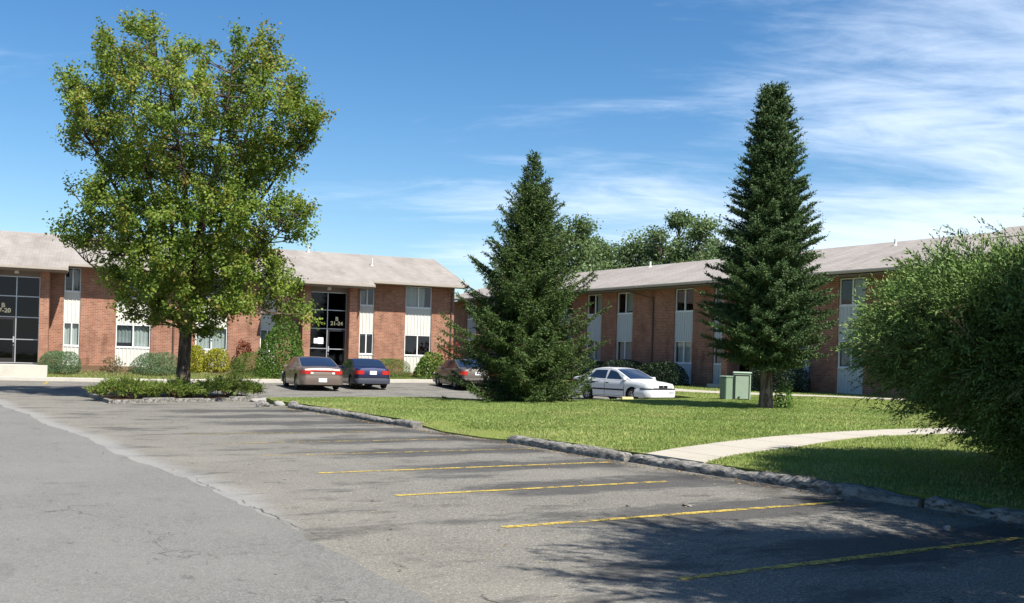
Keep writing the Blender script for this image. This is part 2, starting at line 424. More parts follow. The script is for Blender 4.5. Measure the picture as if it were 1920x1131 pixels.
def ribbon(name, left, right, zf, mat, dz):
    def dens(L, n=10):
        out = []
        pts = [Vector((*p, 0)) for p in L]
        for i in range(len(pts)-1):
            p0 = pts[max(i-1,0)]; p1 = pts[i]; p2 = pts[i+1]; p3 = pts[min(i+2, len(pts)-1)]
            for k in range(n):
                t = k/n
                out.append(.5*((2*p1)+(p2-p0)*t+(2*p0-5*p1+4*p2-p3)*t*t+(3*p1-p0-3*p2+p3)*t**3))
        out.append(pts[-1]); return [(p.x, p.y) for p in out]
    return sheet(name, dens(left)+dens(right)[::-1], zf, mat, dz=dz, cell=1.5, skirt=.25)
path_near = ribbon('footpath', [(2.30,17.30),(3.3,18.75),(5.45,21.25),(8.7,23.75),(14,26.0),(22,28)], [(3.05,16.05),(3.85,17.4),(5.25,18.95),(7.95,21.9),(13.8,24.4),(22,26.4)], z_lawn, M['path'], .015)
path_far = ribbon('footpath', [(4.5,54.5),(8.2,48.6),(13.9,42.4),(20,37.0),(28,32)], [(3.3,53.9),(7.2,47.7),(13.0,41.5),(19.2,35.9),(27.4,30.6)], z_lawn, M['path'], .015)

# painted stall lines, parts of the lot
def stripe(s0, u0, s1, u1, mat, w=.055):
    mb = MB(); n = 14
    p0 = Vector((s0, u0, 0)); p1 = Vector((s1, u1, 0)); d = (p1-p0).normalized(); q = Vector((-d.y, d.x, 0))
    rows = []
    for i in range(n+1):
        c = p0.lerp(p1, i/n); ww = w*random.uniform(.85, 1.12)
        row = []
        for k in (-1, 1):
            e = c+q*ww*k; x, y = P(e.x, e.y); row.append((e.x, e.y, z_lot(x, y)+.006))
        rows.append(row)
    mb.grid(rows)
    o = mb.build('parking_stripe', mat, lot)
    return o
for u, m, s1 in ((-7.6,'yellow',-.9), (-5.1,'yellow',-.9), (-2.5,'yellow',-.9), (-.05,'yellow',-1.6), (2.4,'yellow',-.7), (4.9,'yellow2',-.6), (7.2,'yellow2',-1.2), (9.3,'yellow2',-1.5), (11.6,'yellow3',-1), (13.9,'yellow3',-1), (16.3,'yellow3',-1)):
    stripe(-5.85, u, s1, u+.0, M[m])
for u, m, s0, s1 in ((-3.8,'yellow3',-7.4,-1.6), (-1.3,'yellow3',-4.3,-1.5), (1.75,'yellow3',-6.2,-4.6), (3.3,'yellow3',-5.6,-.8), (6.1,'yellow3',-5,-.8)):
    stripe(s0, u, s1, u+.2, M[m], .045)
for t in (-9.0, -6.3, -3.6, -.9, 1.8, 4.5, 7.2, 9.9, 12.3, 17.4):
    a = SU(*PW(t, KERB_V+.5)); c = SU(*PW(t, KERB_V+5.0)); stripe(a[0], a[1], c[0], c[1], M['yellow' if t < 9 else 'yellow2'], .055)

# kerbs: crumbling old concrete along the lawn
def kerb(name, u0, u1, s=-.2, seed=0, hh=.17):
    r = random.Random(seed); mb = MB(); rows = []
    n = int((u1-u0)/.09); z1 = hh; w = .135; dip = 0
    for i in range(n+1):
        u = u0 + (u1-u0)*i/n
        if r.random() < .055: dip = r.uniform(.03, .08)
        dip *= .72
        ww = w*r.uniform(.86, 1.05) + .02*math.sin(u*2.1); zt = z1 + .016*math.sin(u*1.3+seed) + r.uniform(-.011, .011) - dip
        if i in (0, n): ww *= .8; zt *= .75
        c = s + .03*math.sin(u*.9+seed)
        row = [(c-ww*1.02, u, -.05), (c-ww*1.0+r.uniform(-.012,.012), u, .05), (c-ww*.93+r.uniform(-.02,.012), u, zt*.72), (c-ww*.6, u, zt*.97), (c-ww*.1, u, zt+r.uniform(-.006,.006)), (c+ww*.5, u, zt), (c+ww*.95, u, zt*.93), (c+ww*1.1, u, .0)]
        rows.append(row)
    mb.grid(rows); b = len(mb.v)
    m = 8
    mb.f.append(tuple(range(m))); mb.f.append(tuple(range(b-m, b)))
    o = mb.build(name, M['kerb'], None, smooth=True, angle=50)
    o.location = (K0[0], K0[1], 0); o.rotation_euler = (0, 0, KA); o['kind'] = 'structure'
    return o
kerb('kerb', 10.2, 18.5, -.3, 1, .14); kerb('kerb', 2.42, 6.2, -.28, 2, .155); kerb('kerb', -3.2, 2.36, -.22, 3, .15); kerb('kerb', -15, -3.25, -.2, 4, .15)

# kerb of the tree island, in long grey blocks
IA, IB, IC, ID = (-11.9, 30.5), (-8.75, 35.1), (-9.9, 37.6), (-14.3, 34.6)
def z_isl(x, y): return .09
isl = sheet('planting_bed', [IA, IB, IC, ID], z_isl, M['bed'], cell=.6, skirt=.3)
def block_row(A, B, n, w=.16, h=.2):
    A = Vector((*A, 0)); B = Vector((*B, 0)); d = (B-A); L = d.length/n; d.normalize(); q = Vector((-d.y, d.x, 0))
    for i in range(n):
        c = A + d*(L*(i+.5)); hw = w/2
        mb = MB(); hh = h + random.uniform(-.03, .03)
        mb.box(-L/2+.012, L/2-.012, -hw, hw, -.05, hh)
        o = mb.build('kerb', M['kerb'], None, bevel=.02); o['kind'] = 'structure'
        o.location = c + q*random.uniform(-.015, .015); o.rotation_euler = (0, 0, math.atan2(d.y, d.x)+random.uniform(-.01, .01))
block_row(IA, IB, 5, .14, .12); block_row(ID, IA, 4, .14, .11)

# ------------------------------------------------------------------ buildings
def text_mesh(name, txt, size, loc, mat, parent, align='CENTER'):
    cu = bpy.data.curves.new(name, 'FONT'); cu.body = txt; cu.size = size; cu.align_x = align; cu.extrude = .004; cu.space_line = .85; cu.offset = .009
    t = bpy.data.objects.new(name, cu); COL.objects.link(t)
    dg = bpy.context.evaluated_depsgraph_get()
    me = bpy.data.meshes.new_from_object(t.evaluated_get(dg)); bpy.data.objects.remove(t)
    me.materials.clear(); me.materials.append(mat)
    o = bpy.data.objects.new(name, me); link(o, parent); o.location = loc; o.rotation_euler = (R(90), 0, 0)
    return o

def window(root, x0, x1, z0, z1, y, cur, fm, seed, pan):
    r = random.Random(seed); f = MB(); b = .045; e = .003
    f.box(x0, x0+b, y-.05, y+.05, z0, z1); f.box(x1-b, x1, y-.05, y+.05, z0, z1)
    f.box(x0+b, x1-b, y-.05, y+.05, z0, z0+b); f.box(x0+b, x1-b, y-.05, y+.05, z1-b, z1)
    xm = (x0+x1)/2; f.box(xm-.03, xm+.03, y-.045, y+.045, z0+b, z1-b)
    f.box(x0-.02, x1+.02, y-.075, y-.052, z0-.05, z0-.002)
    w = f.build('window', fm, root)
    g = MB()
    for xa, xb in ((x0+b, xm-.03), (xm+.03, x1-b)):
        g.add([(xa,y,z0+b),(xb,y,z0+b),(xb,y,z1-b),(xa,y,z1-b)], [(0,1,2,3)])
    g.build('pane', pan, w)
    for (ca, cb, drop, mat) in cur:            # fractions of the width, fraction of height covered
        c = MB(); xa = x0+b+(x1-x0-2*b)*ca; xb = x0+b+(x1-x0-2*b)*cb; n = max(6, int((xb-xa)/.035)); rows = []
        ph = r.random()*6
        for i in range(n+1):
            x = xa+(xb-xa)*i/n; yy = y+.14+.025*math.sin(i*1.25+ph)+.01*math.sin(i*.4)
            rows.append([(x, yy, z1-(z1-z0)*drop), (x, yy, z1-.02)])
        c.grid(rows); c.build('curtain', M[mat], w, smooth=True)

def apartment(name, loc, rz, x0, x1, cols, ents, porches, gaps, label, depth=12.0, gl='glass', sid='siding', brick='brick', roofm='shingle', ridge=7.95, eave=5.83, over=1.0, base=.2, seed=1):
    """cols: (xa, xb) window bays; ents: (xa, xb, door side, text); porches: (xa, xb) where the eave runs further out; gaps: ..."""
    root = empty(name, (*loc, 0), rz, label, 'building')
    r = random.Random(seed)
    slope = (ridge-eave)/(depth/2+over)
    top = 5.71
    # brick: piers between the bays, gable ends and back
    wall = MB(); cuts = sorted([(c[0], c[1]) for c in cols] + [(e[0], e[1]) for e in ents])
    x = x0
    for a, b in cuts + [(x1, x1)]:
        if a > x + .01: wall.box(x, a, 0, .28, base, top)
        x = b
    # the rooms behind: back of the piers closed by an inner wall and a floor between storeys
    for xe, s in ((x0, 1), (x1, -1)):
        xa, xb = (xe, xe+.28) if s > 0 else (xe-.28, xe)
        zt = lambda y: eave-.16+slope*(y+over)
        V = [(xa,.282,base),(xa,depth,base),(xa,depth,zt(.28)),(xa,depth/2,zt(depth/2)),(xa,.282,zt(.28))]
        V2 = [(xb, p[1], p[2]) for p in V]
        wall.add(V+V2, [(0,1,2,3,4),(9,8,7,6,5)] + [(i,(i+1)%5,5+(i+1)%5,5+i) for i in range(5)])
    wall.box(x0+.281, x1-.281, depth-.28, depth-.001, base, top)
    wall.build('wall', M[brick], root)
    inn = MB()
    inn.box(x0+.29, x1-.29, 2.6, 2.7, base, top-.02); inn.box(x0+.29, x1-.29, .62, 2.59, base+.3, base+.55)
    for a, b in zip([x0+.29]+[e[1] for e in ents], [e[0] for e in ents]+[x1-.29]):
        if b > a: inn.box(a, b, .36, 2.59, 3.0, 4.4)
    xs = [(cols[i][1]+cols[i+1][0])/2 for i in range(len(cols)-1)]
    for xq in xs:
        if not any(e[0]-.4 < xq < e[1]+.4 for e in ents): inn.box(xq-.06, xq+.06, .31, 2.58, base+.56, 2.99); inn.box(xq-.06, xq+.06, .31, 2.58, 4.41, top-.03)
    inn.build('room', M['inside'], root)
    # bays: siding and two windows each
    for i, c in enumerate(cols):
        a, b = c[0], c[1]; y = .09
        for z0, z1 in ((base, 1.69), (2.90, 4.47)):
            sp = MB()
            sp.box(a+.002, b-.002, y, y+.1, z0, z1)
            n = max(2, round((b-a)/.2))
            for k in range(n+1):
                xx = a+.02+(b-a-.04)*k/n; sp.box(xx-.018, xx+.018, y-.028, y-.001, z0+.01, z1-.01)
            sp.build('siding_panel', M[sid], root)
        sets = c[2] if len(c) > 2 else (((0,1,1,'curtain'),), ((0,.5,1,'curtain2'),))
        window(root, a+.01, b-.01, 1.70, 2.89, y+.04, sets[0], M['winframe'], seed*50+i*2, M[gl])
        window(root, a+.01, b-.01, 4.48, 5.69, y+.04, sets[1], M['winframe'], seed*50+i*2+1, M[gl])
    # roof: two slopes in one shell, the front eave stepping out over the entrances
    rf = MB(); th = .13; ov = .55
    ivs = []; x = x0-ov
    for a, b in sorted(porches)+[(x1+ov, x1+ov)]:
        a = max(a, x0-ov)
        if a > x+.001: ivs.append((x, a, over))
        if b > a: ivs.append((a, min(b, x1+ov), over+.95))
        x = b
    yr = depth/2; yb = depth+over
    for a, b, o_ in ivs:
        ze = ridge - slope*(yr+o_)
        prof = [(-o_, ze), (yr, ridge), (yb, ridge-slope*(yr+over)), (yb, ridge-slope*(yr+over)-th), (yr, ridge-th), (-o_, ze-th)]
        rf.prism_x(prof, a, b)
    roof = rf.build('roof', M[roofm], root)
    so = MB(); gu = MB()
    for a, b, o_ in ivs:
        ze = ridge - slope*(yr+o_)
        if o_ == over: so.box(a+.01, b-.01, -o_+.03, -.004, top, top+.03)
        else: so.box(a+.01, b-.01, -o_+.03, -.004, ze-th-.06, ze-th-.03)
        gu.prism_x([(-o_-.002, ze-.02), (-o_-.10, ze-.035), (-o_-.085, ze-.13), (-o_-.002, ze-.15)], a, b)
        if o_ != over:
            for xe in (a, b):
                if x0 < xe < x1:
                    pr = [(-o_, ze-th-.035), (-o_, ze-.012), (-over-.01, eave-.012), (-over-.01, ze-th-.035)]
                    q = .02 if xe == b else -.02
                    gu.prism_x(pr, min(xe+q*.1, xe+q), max(xe+q*.1, xe+q))
    so.build('soffit', M['soffit'], root)
    gu.build('gutter', M['trim'], root)
    # barge boards on the gables
    for xe, s in ((x0-ov, -1), (x1+ov, 1)):
        xa, xb = (xe-.03, xe-.003) if s < 0 else (xe+.003, xe+.03)
        bb = MB(); yb_ = depth+over; za = ridge-slope*(yr+over)
        V = [(-over, za-.16), (yr, ridge-.16), (yb_, za-.16), (yb_, za+.01), (yr, ridge+.01), (-over, za+.01)]
        n = 6; bb.add([(xa,y,z) for y,z in V]+[(xb,y,z) for y,z in V], [(0,1,4,5),(1,2,3,4),(11,10,7,6),(10,9,8,7)]+[(q,(q+1)%n,n+(q+1)%n,n+q) for q in range(n)])
        bb.build('barge_board', M['trim'], root)
    # entrances
    for a, b, side, txt, note in ents:
        y = -.30; fl = .74
        for pa, pb in ((a-.46, a-.03), (b+.03, b+.46)):
            pr = MB(); pr.box(pa, pb, -1.05, -.003, base, 5.38); pr.build('entrance_pier', M[brick], root)
        hd = MB(); hd.box(a-.03, b+.03, y-.04, y+.16, 5.10, 5.42); hd.build('entrance_header', M['soffit'], root)
        lt = MB(); lt.tube([((a+b)/2, y-.3, 5.36), ((a+b)/2, y-.3, 5.22)], [.09, .12], 10); lt.build('porch_light', M['paper'], root)
        xm = (a+b)/2; fr = MB(); w = .045
        for xx in (a-.02, xm-w/2, b+.02-w): fr.box(xx, xx+w, y-.05, y+.05, fl, 5.095)
        bars = [fl, 1.92, 3.03, 4.07, 5.05]
        dx = (a, xm) if side < 0 else (xm, b); ox = (xm, b) if side < 0 else (a, xm)
        for z in bars:
            fr.box(ox[0]+.026, ox[1]-.028, y-.045, y+.045, z, z+.045)
            if z > 2.9 or z == fl: fr.box(dx[0]+.026, dx[1]-.028, y-.045, y+.045, z, z+.045)
        ef = fr.build('entrance_frame', M['alu'], root)
        gl_ = MB()
        for q0, q1 in ((a+.02, xm-.02), (xm+.02, b-.02)):
            zs = fl if (q0, q1) == ((a+.02, xm-.02) if side > 0 else (xm+.02, b-.02)) else 3.05
            gl_.add([(q0,y,zs),(q1,y,zs),(q1,y,5.09),(q0,y,5.09)], [(0,1,2,3)])
        gl_.build('glazing', M['darkglass'], ef)
        d = MB(); q0, q1 = dx[0]+.03, dx[1]-.03; z0, z1 = fl+.05, 3.02
        d.box(q0, q0+.09, y-.04, y+.02, z0, z1); d.box(q1-.09, q1, y-.04, y+.02, z0, z1); d.box(q0+.09, q1-.09, y-.04, y+.02, z0, z0+.2); d.box(q0+.09, q1-.09, y-.04, y+.02, z1-.1, z1)
        door = d.build('door', M['bronze'], root)
        g2 = MB(); g2.add([(q0+.09,y-.01,z0+.2),(q1-.09,y-.01,z0+.2),(q1-.09,y-.01,z1-.1),(q0+.09,y-.01,z1-.1)], [(0,1,2,3)]); g2.build('door_glass', M['darkglass'], door)
        h = MB(); h.box(q0+.02, q1-.02, y-.09, y-.06, 1.90, 1.95)
        hx = q1-.05 if side < 0 else q0+.05
        h.box(hx-.035, hx+.035, y-.10, y-.045, 1.78, 2.08); h.box(hx-.02, hx+.02, y-.075, y-.045, 1.62, 1.67)
        h.build('handle', M['metal'], door)
        if txt:
            text_mesh('building_number', 'B\n'+txt, .30, ((dx[0]+dx[1])/2 - (.06 if side < 0 else 0), y-.062, 3.52), M['gold'], root)
        if note:
            nn = MB(); cx = (ox[0]+ox[1])/2
            nn.box(cx+.02, cx+.33, y-.02, y-.008, 2.2, 2.55); nn.build('notice', M['paper'], root); nn = MB(); nn.box(cx-.2, cx+.01, y-.021, y-.007, 2.22, 2.5); nn.build('notice', M['paper'], root)
        # lobby behind the glass
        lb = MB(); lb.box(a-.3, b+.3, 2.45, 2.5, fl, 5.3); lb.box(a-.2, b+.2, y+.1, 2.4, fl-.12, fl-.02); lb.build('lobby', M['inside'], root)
        st = MB(); st.box(a-1.2, b+.52, -3.0 if txt else -1.3, -.31, 0, .70); st.build('landing', M['concrete'], root, bevel=.015)
    return root, roof, slope

cw, cg = 'curtain', 'curtain2'
colsL = [(-17.9,-16.2), (-14.0,-12.3), (-10.1,-9.2), (-5.6,-4.75, (((0,1,1,cw),), ((.5,1,1,cg),))),
         (-.41,.38, (((0,1,1,cw),), ((.5,1,1,cg),))), (2.10,3.82, (((0,.46,.8,cg),(.46,1,1,cw)), ((0,.6,1,cg),))), (6.09,7.75, (((0,1,1,cw),), ((0,.5,1,cg),))),
         (9.49,10.31, (((0,.5,.5,cw),), ((0,.5,1,cw),))), (15.02,15.86, (((.1,.9,.12,cw),), ((.08,.42,1,cg),))), (17.70,19.30, (((0,.05,1,cw),), ((.02,.78,1,cw),)))]
entsL = [(-3.63,-1.52,-1,'17-20',False), (12.05,14.15,1,'21-24',True)]
bL, roofL, slL = apartment('apartment_building', WA0, WAr, -20.0, 20.68, colsL, entsL, [(-6.0,-.24), (10.1,15.35)], [],
    'long sunlit brick apartment block with tan roof and entrances numbered 17-20 and 21-24', seed=3)
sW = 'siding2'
colsR = [(-24.0,-22.5), (-20.6,-19.1), (-17.2,-15.7), (-12.0,-10.5, (((0,1,1,cg),), ((0,.5,1,cg),))), (-8.93,-7.40, (((0,.5,1,cg),(.5,1,1,cw)), ((.5,1,1,cw),))), (-5.94,-4.41, (((0,1,1,cw),), ((.45,1,.9,cw),))), (-.79,.71, (((0,1,1,cw),), ((0,.0001,.1,cg),))),
         (2.31,3.81, (((0,1,1,cw),), ((0,.5,1,cw),))), (7.30,8.78, (((.25,1,1,cw),), ((0,.5,1,cg),))), (10.39,11.86, (((0,1,1,cw),), ((.35,1,1,cw),))), (15.4,16.9), (18.6,20.1)]
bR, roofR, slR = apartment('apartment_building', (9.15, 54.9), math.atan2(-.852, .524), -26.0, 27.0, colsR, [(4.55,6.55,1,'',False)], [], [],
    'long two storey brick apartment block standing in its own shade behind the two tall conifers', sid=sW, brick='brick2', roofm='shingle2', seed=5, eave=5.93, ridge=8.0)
def roof_z(y, ridge, slope, depth=12.): return ridge-slope*abs(y-depth/2)
def vent(roof, x, y, ridge, slope, h=.35, r=.05):
    mb = MB(); z = roof_z(y, ridge, slope); mb.tube([(x,y,z-.1),(x,y,z+h)], r, 8); mb.tube([(x,y,z-.08),(x,y,z+.06)], [r*2.4, r*1.1], 8); mb.build('vent_pipe', M['pipe'], roof)
vent(roofL, 13.1, 5.6, 7.95, slL, .4); vent(roofL, 16.4, 2.9, 7.95, slL, .45); vent(roofL, 4.0, 3.5, 7.95, slL)
vent(roofR, -9.6, 5.4, 8.0, slR, .35, .07); vent(roofR, -.4, 5.6, 8.0, slR, .35, .07); vent(roofR, 9.6, 4.8, 8.0, slR, .3, .06)
rc = MB(); rc.prism_x([(4.2,7.50),(6.0,8.16),(7.8,7.50)], 14.6, 27.5); rc.build('ridge_cap', M['shingle2'], roofR)
def downspout(root, x, top_out, y=-.045, mat='darktrim', base=.35):
    mb = MB(); mb.tube([(x+.0, -1.0, 5.74), (x+top_out*.3, -.8, 5.62), (x+top_out, y, 5.25), (x+top_out, y, base)], .045, 8); mb.build('downspout', M[mat], root)
downspout(bL, 4.96, 0); downspout(bL, 20.25, .25); downspout(bR, -4.2, 1.65)

# dishes
def dish(loc, rad, aim, mat, label, pole, mount):
    root = empty('satellite_dish', loc, 0, label, 'satellite dish')
    mb = MB(); n = 16; a = Vector(aim).normalized(); q = a.cross(Vector((0,0,1))).normalized(); w = q.cross(a)
    rows = []
    for i in range(6):
        rr = rad*i/5; dep = .25*rr*rr/rad
        rows.append([Vector((0,0,pole)) + (q*math.cos(2*math.pi*k/n)+w*math.sin(2*math.pi*k/n))*max(rr, .001) + a*dep for k in range(n+1)])
    mb.grid(rows); mb.build('reflector', mat, root, smooth=True)
    p = MB(); p.tube([(0,0,-.1 if not mount else pole-.1), (0,0,pole-.03) if not mount else tuple(Vector((0,0,pole))-a*.02)], .025, 8)
    if mount: p.tube([tuple(Vector(mount)), (0,0,pole-.05)], .025, 8)
    p.build('bracket', M['metal'], root)
    ar = MB(); ar.tube([tuple(Vector((0,0,pole))-w*rad), tuple(Vector((0,0,pole))-w*rad*.5+a*rad*1.1)], .014, 6); ar.build('feed_arm', M['metal'], root)
    return root
dish((5.62, 57.2, .45), .30, (-.7,-.6,.2), M['dish'], 'dark bluish round dish low among the hedges by the shaded block', 1.05, None)
dish((16.45, 41.95, 4.95), .26, (-.55,-.7,.45), M['dish2'], 'small white oval dish high on the shaded block, glimpsed through the big juniper', .15, (.5,.35,.1))

# ------------------------------------------------------------------ foliage builders
def leaf_quads(c, d, nrm, L, W):
    """kite shaped leaves, slightly folded along the midrib"""
    s = unit(np.cross(d, nrm)); nrm = np.cross(s, d)
    L = L[:, None]; W = W[:, None]
    b = c; tip = c+d*L - nrm*L*.12; l = c+d*L*.45+s*W*.5 + nrm*W*.12; r = c+d*L*.45-s*W*.5 + nrm*W*.12
    return np.stack([b, l, tip, r], 1)

def twig_tris(q0, d, ln, spacing, size, width, spread=.6, bend=0., grp=None):
    """needle tufts along many twigs (vectorised): q0, d (N,3), ln (N)"""
    k = np.maximum(2, (ln/spacing).astype(int)); idx = np.repeat(np.arange(len(ln)), k)
    st = np.concatenate([np.arange(n)/n for n in k]) + rng.uniform(0, .15, len(idx))
    dd = d[idx]; p = q0[idx] + dd*(ln[idx]*st)[:, None]; p[:, 2] += bend*(st**2)*ln[idx]
    e = rnd_dirs(len(idx)); e = unit(e - dd*(e*dd).sum(1, keepdims=True)); e2 = np.cross(dd, e)
    sz = size*rng.uniform(.7, 1.3, len(idx)); sz = sz*(1-.35*st)
    w = (width*rng.uniform(.7, 1.3, len(idx)))[:, None]
    tip = p + (dd + e*spread)*sz[:, None]
    return np.stack([p-e2*w, p+e2*w, tip], 1), idx, st

def conifer(name, loc, label, prof, lean, trunk_r, mat, style, whorl, n_az, zmin=.3, cat='tree', asym=0.):
    """prof: list of (z, radius) silhouette; builds trunk with branches and needle crown"""
    root = empty(name, loc, 0, label, cat)
    H = prof[-1][0]; zs = [p[0] for p in prof]; rs = [p[1] for p in prof]
    tb = MB(); tb.tube([(lean*z/H, 0, z) for z in np.linspace(-.15, H-.15, 12)], [trunk_r*(1.25 if i == 0 else 1)*(1-.93*i/11) for i in range(12)], 9)
    Q, D, LN, AG = [], [], [], []
    z = zmin
    while z < H-.12:
        rad = np.interp(z, zs, rs); f = z/H
        n = max(4, int(n_az*(.55+.45*min(1, rad/1.5))*(1-.45*sst(.7, .95, f)*(style == 'spruce'))))
        off = rng.uniform(0, 6.28)
        for k in range(n):
            az = off + 2*math.pi*k/n + rng.normal(0, .18)
            L = rad*(rng.uniform(.55, 1.18) if style == 'spruce' else rng.uniform(.80, 1.08))*(1 if rng.random() > .10 else .75)*(1-asym*math.cos(az)*(1-f)); zb = z + rng.uniform(-.12, .12)
            if style == 'spruce': s0 = -.42+1.05*f+rng.normal(0, .13); s1 = .24+.22*(1-f)
            else: s0 = -.10+.55*f+rng.normal(0, .09); s1 = .16
            hd = np.array([math.cos(az), math.sin(az), 0]); sd = np.array([-hd[1], hd[0], 0])
            base = np.array([lean*zb/H, 0, zb])
            zend = zb + L*(s0+s1)
            if zend < .08: s0 += (.08-zend)/max(L, .1)
            if L > .35: tb.tube([tuple(base+hd*L*t+np.array([0,0,L*(s0*t+s1*t*t)])) for t in (0, .35, .7, .97)], [.012+.014*L, .010+.01*L, .010, .005], 4, cap=False)
            m = max(3, int(L/(.070 if style == 'spruce' else .068)))
            for j in range(m):
                t = (j+.6)/m
                if t < .12 and L > .8: continue
                p = base+hd*L*t+np.array([0, 0, L*(s0*t+s1*t*t)]); tang = unit(hd+np.array([0, 0, s0+2*s1*t]))
                tl = (.13+.34*(1-t)*min(1, L/1.4))*rng.uniform(.75, 1.25) + (.10 if t < .6 else 0)
                if style != 'spruce': tl *= .95
                for sg in (-1, 1):
                    up = rng.normal(-.30, .22) if style == 'spruce' else rng.normal(.22, .25)
                    if style == 'spruce' and f > .62: up += .45
                    Q.append(p); D.append(unit(sd*sg*.85+tang*.72+np.array([0, 0, up]))); LN.append(tl); AG.append(t)
                if style != 'spruce' or j % 2 == 0:
                    Q.append(p); D.append(unit(tang*.9+np.array([0, 0, .75 if style != 'spruce' else -.8])+rng.normal(0, .25, 3))); LN.append(tl*.8); AG.append(t)
            Q.append(base+hd*L*.9+np.array([0, 0, L*(s0*.9+s1*.81)])); D.append(unit(hd+np.array([0, 0, s0+1.8*s1]))); LN.append(.2+.1*L); AG.append(1)
        z += whorl*(.55+.75*(1-f))
    for k in range(26 if style != 'spruce' else 12):                                                     # leader shoots
        zz = H-.75+.75*k/26; Q.append(np.array([lean*zz/H, 0, zz])); D.append(unit(np.array([rng.normal(0,.5), rng.normal(0,.5), .9]))); LN.append(.16)
        AG.append(1)
    Q.append(np.array([lean, 0, H-.5])); D.append(np.array([0., 0, 1])); LN.append(.55); AG.append(1)
    Q = np.array(Q); D = np.array(D); LN = np.array(LN); AG = np.array(AG)
    # secondary twiglets
    k = 2; ii = np.repeat(np.arange(len(Q)), k); tt = rng.uniform(.25, .8, len(ii)); sdv = unit(D[ii]*.8 + rnd_dirs(len(ii))*.75)
    Q2 = Q[ii]+D[ii]*(LN[ii]*tt)[:, None]; L2 = LN[ii]*rng.uniform(.35, .6, len(ii))
    Qa = np.concatenate([Q, Q2]); Da = np.concatenate([D, sdv]); La = np.concatenate([LN, L2]); Aa = np.concatenate([AG, AG[ii]])
    if style == 'spruce': T, idx, st = twig_tris(Qa, Da, La, .042, .085, .0175, .6, -.10)
    else: T, idx, st = twig_tris(Qa, Da, La, .040, .070, .019, .8, .15)
    tw = rng.beta(2, 2, len(Qa))
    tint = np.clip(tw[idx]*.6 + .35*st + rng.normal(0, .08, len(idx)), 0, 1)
    age = (rng.random(len(Qa)) < .03)[idx]*.7
    tb.build('trunk', M['bark2'], root, smooth=True)
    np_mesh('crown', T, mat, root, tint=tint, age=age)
    return root

F = dict(
    maple=foliage_mat('maple_leaf', (.072,.130,.018), (.265,.340,.060), (.35,.20,.06), .42),
    spruce=foliage_mat('spruce_needle', (.018,.040,.011), (.100,.160,.034), (.12,.10,.04), .06, .6),
    fir=foliage_mat('fir_needle', (.018,.042,.016), (.090,.150,.042), (.10,.11,.035), .06, .6),
    juniper=foliage_mat('juniper_spray', (.016,.044,.012), (.185,.285,.068), (.26,.20,.10), .06, .6),
    lowjun=foliage_mat('low_juniper', (.05,.085,.016), (.19,.25,.045), (.19,.13,.06), .2, .6),
    bluehedge=foliage_mat('blue_green_hedge', (.06,.115,.050), (.165,.265,.125), (.16,.15,.07), .2),
    gold=foliage_mat('golden_leaf', (.13,.15,.012), (.46,.43,.035), (.3,.3,.05), .3),
    yew=foliage_mat('yew_green', (.04,.08,.01), (.12,.20,.028), (.14,.13,.03), .2),
    leafy=foliage_mat('bright_leaf', (.045,.10,.018), (.14,.25,.045), (.24,.26,.06), .35),
    redleaf=foliage_mat('red_leaf', (.10,.03,.018), (.24,.07,.03), (.15,.09,.03), .3),
    dryleaf=foliage_mat('dry_leaf', (.12,.10,.05), (.22,.19,.10), (.18,.10,.06), .2),
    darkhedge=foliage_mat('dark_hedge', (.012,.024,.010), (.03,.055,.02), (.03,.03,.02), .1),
    far=foliage_mat('far_tree_leaf', (.075,.125,.060), (.195,.265,.120), (.22,.2,.09), .35),
    far2=foliage_mat('far_dark_tree_leaf', (.06,.105,.055), (.16,.22,.105), (.16,.15,.07), .35),
    grass=foliage_mat('grass_blade', (.155,.215,.050), (.30,.375,.115), (.42,.36,.17), .3),
    litter=foliage_mat('fallen_leaf', (.20,.13,.05), (.36,.27,.12), (.12,.06,.03), .2),
)

def shrub(name, loc, rx, ry, h, n, size, mat, label, cat='shrub', box=2.0, rough=.22, lift=.0, up=.2, aspect=.6, rz=0, age=0., stem=True, group=None):
    root = empty(name, loc, rz, label, cat, group)
    n = int(n*1.5); d = rnd_dirs(n); d[:, 2] = np.abs(d[:, 2])*1.0
    e = box; k = (np.abs(d)**e).sum(1)**(-1/e); pt = d*k[:, None]
    # lumpy outline
    lob = rnd_dirs(14); lr = rng.uniform(-rough, rough*1.1, 14)
    amp = 1+(np.clip((unit(pt) @ lob.T)-.72, 0, 1)/.28*lr).sum(1)
    inner = 1-.38*rng.random(n)**2.2
    pt = pt*(amp*inner)[:, None]
    pos = pt*np.array([rx, ry, h-lift]); pos[:, 2] += lift
    nn = unit(pt/np.array([rx, ry, h])); ld = unit(nn*.7+rnd_dirs(n)*.8+np.array([0, 0, up]))
    L = size*rng.uniform(.7, 1.3, n); W = L*aspect
    Pq = leaf_quads(pos, ld, unit(nn+rnd_dirs(n)*.7), L, W)
    np_mesh('foliage', Pq, mat, root, tint=np.clip(rng.beta(2, 2, n)*.9+.05, 0, 1), age=(rng.random(n) < age)*.8)
    if stem:
        mb = MB()
        for i in range(7):
            a = rng.uniform(0, 6.28); q = rng.uniform(.2, .6)
            mb.tube([(0.05*math.cos(a), .05*math.sin(a), -.1), (rx*q*.5*math.cos(a), ry*q*.5*math.sin(a), h*.35), (rx*q*math.cos(a), ry*q*math.sin(a), h*.75)], [.022, .016, .006], 5)
        mb.build('stems', M['bark2'], root)
    return root

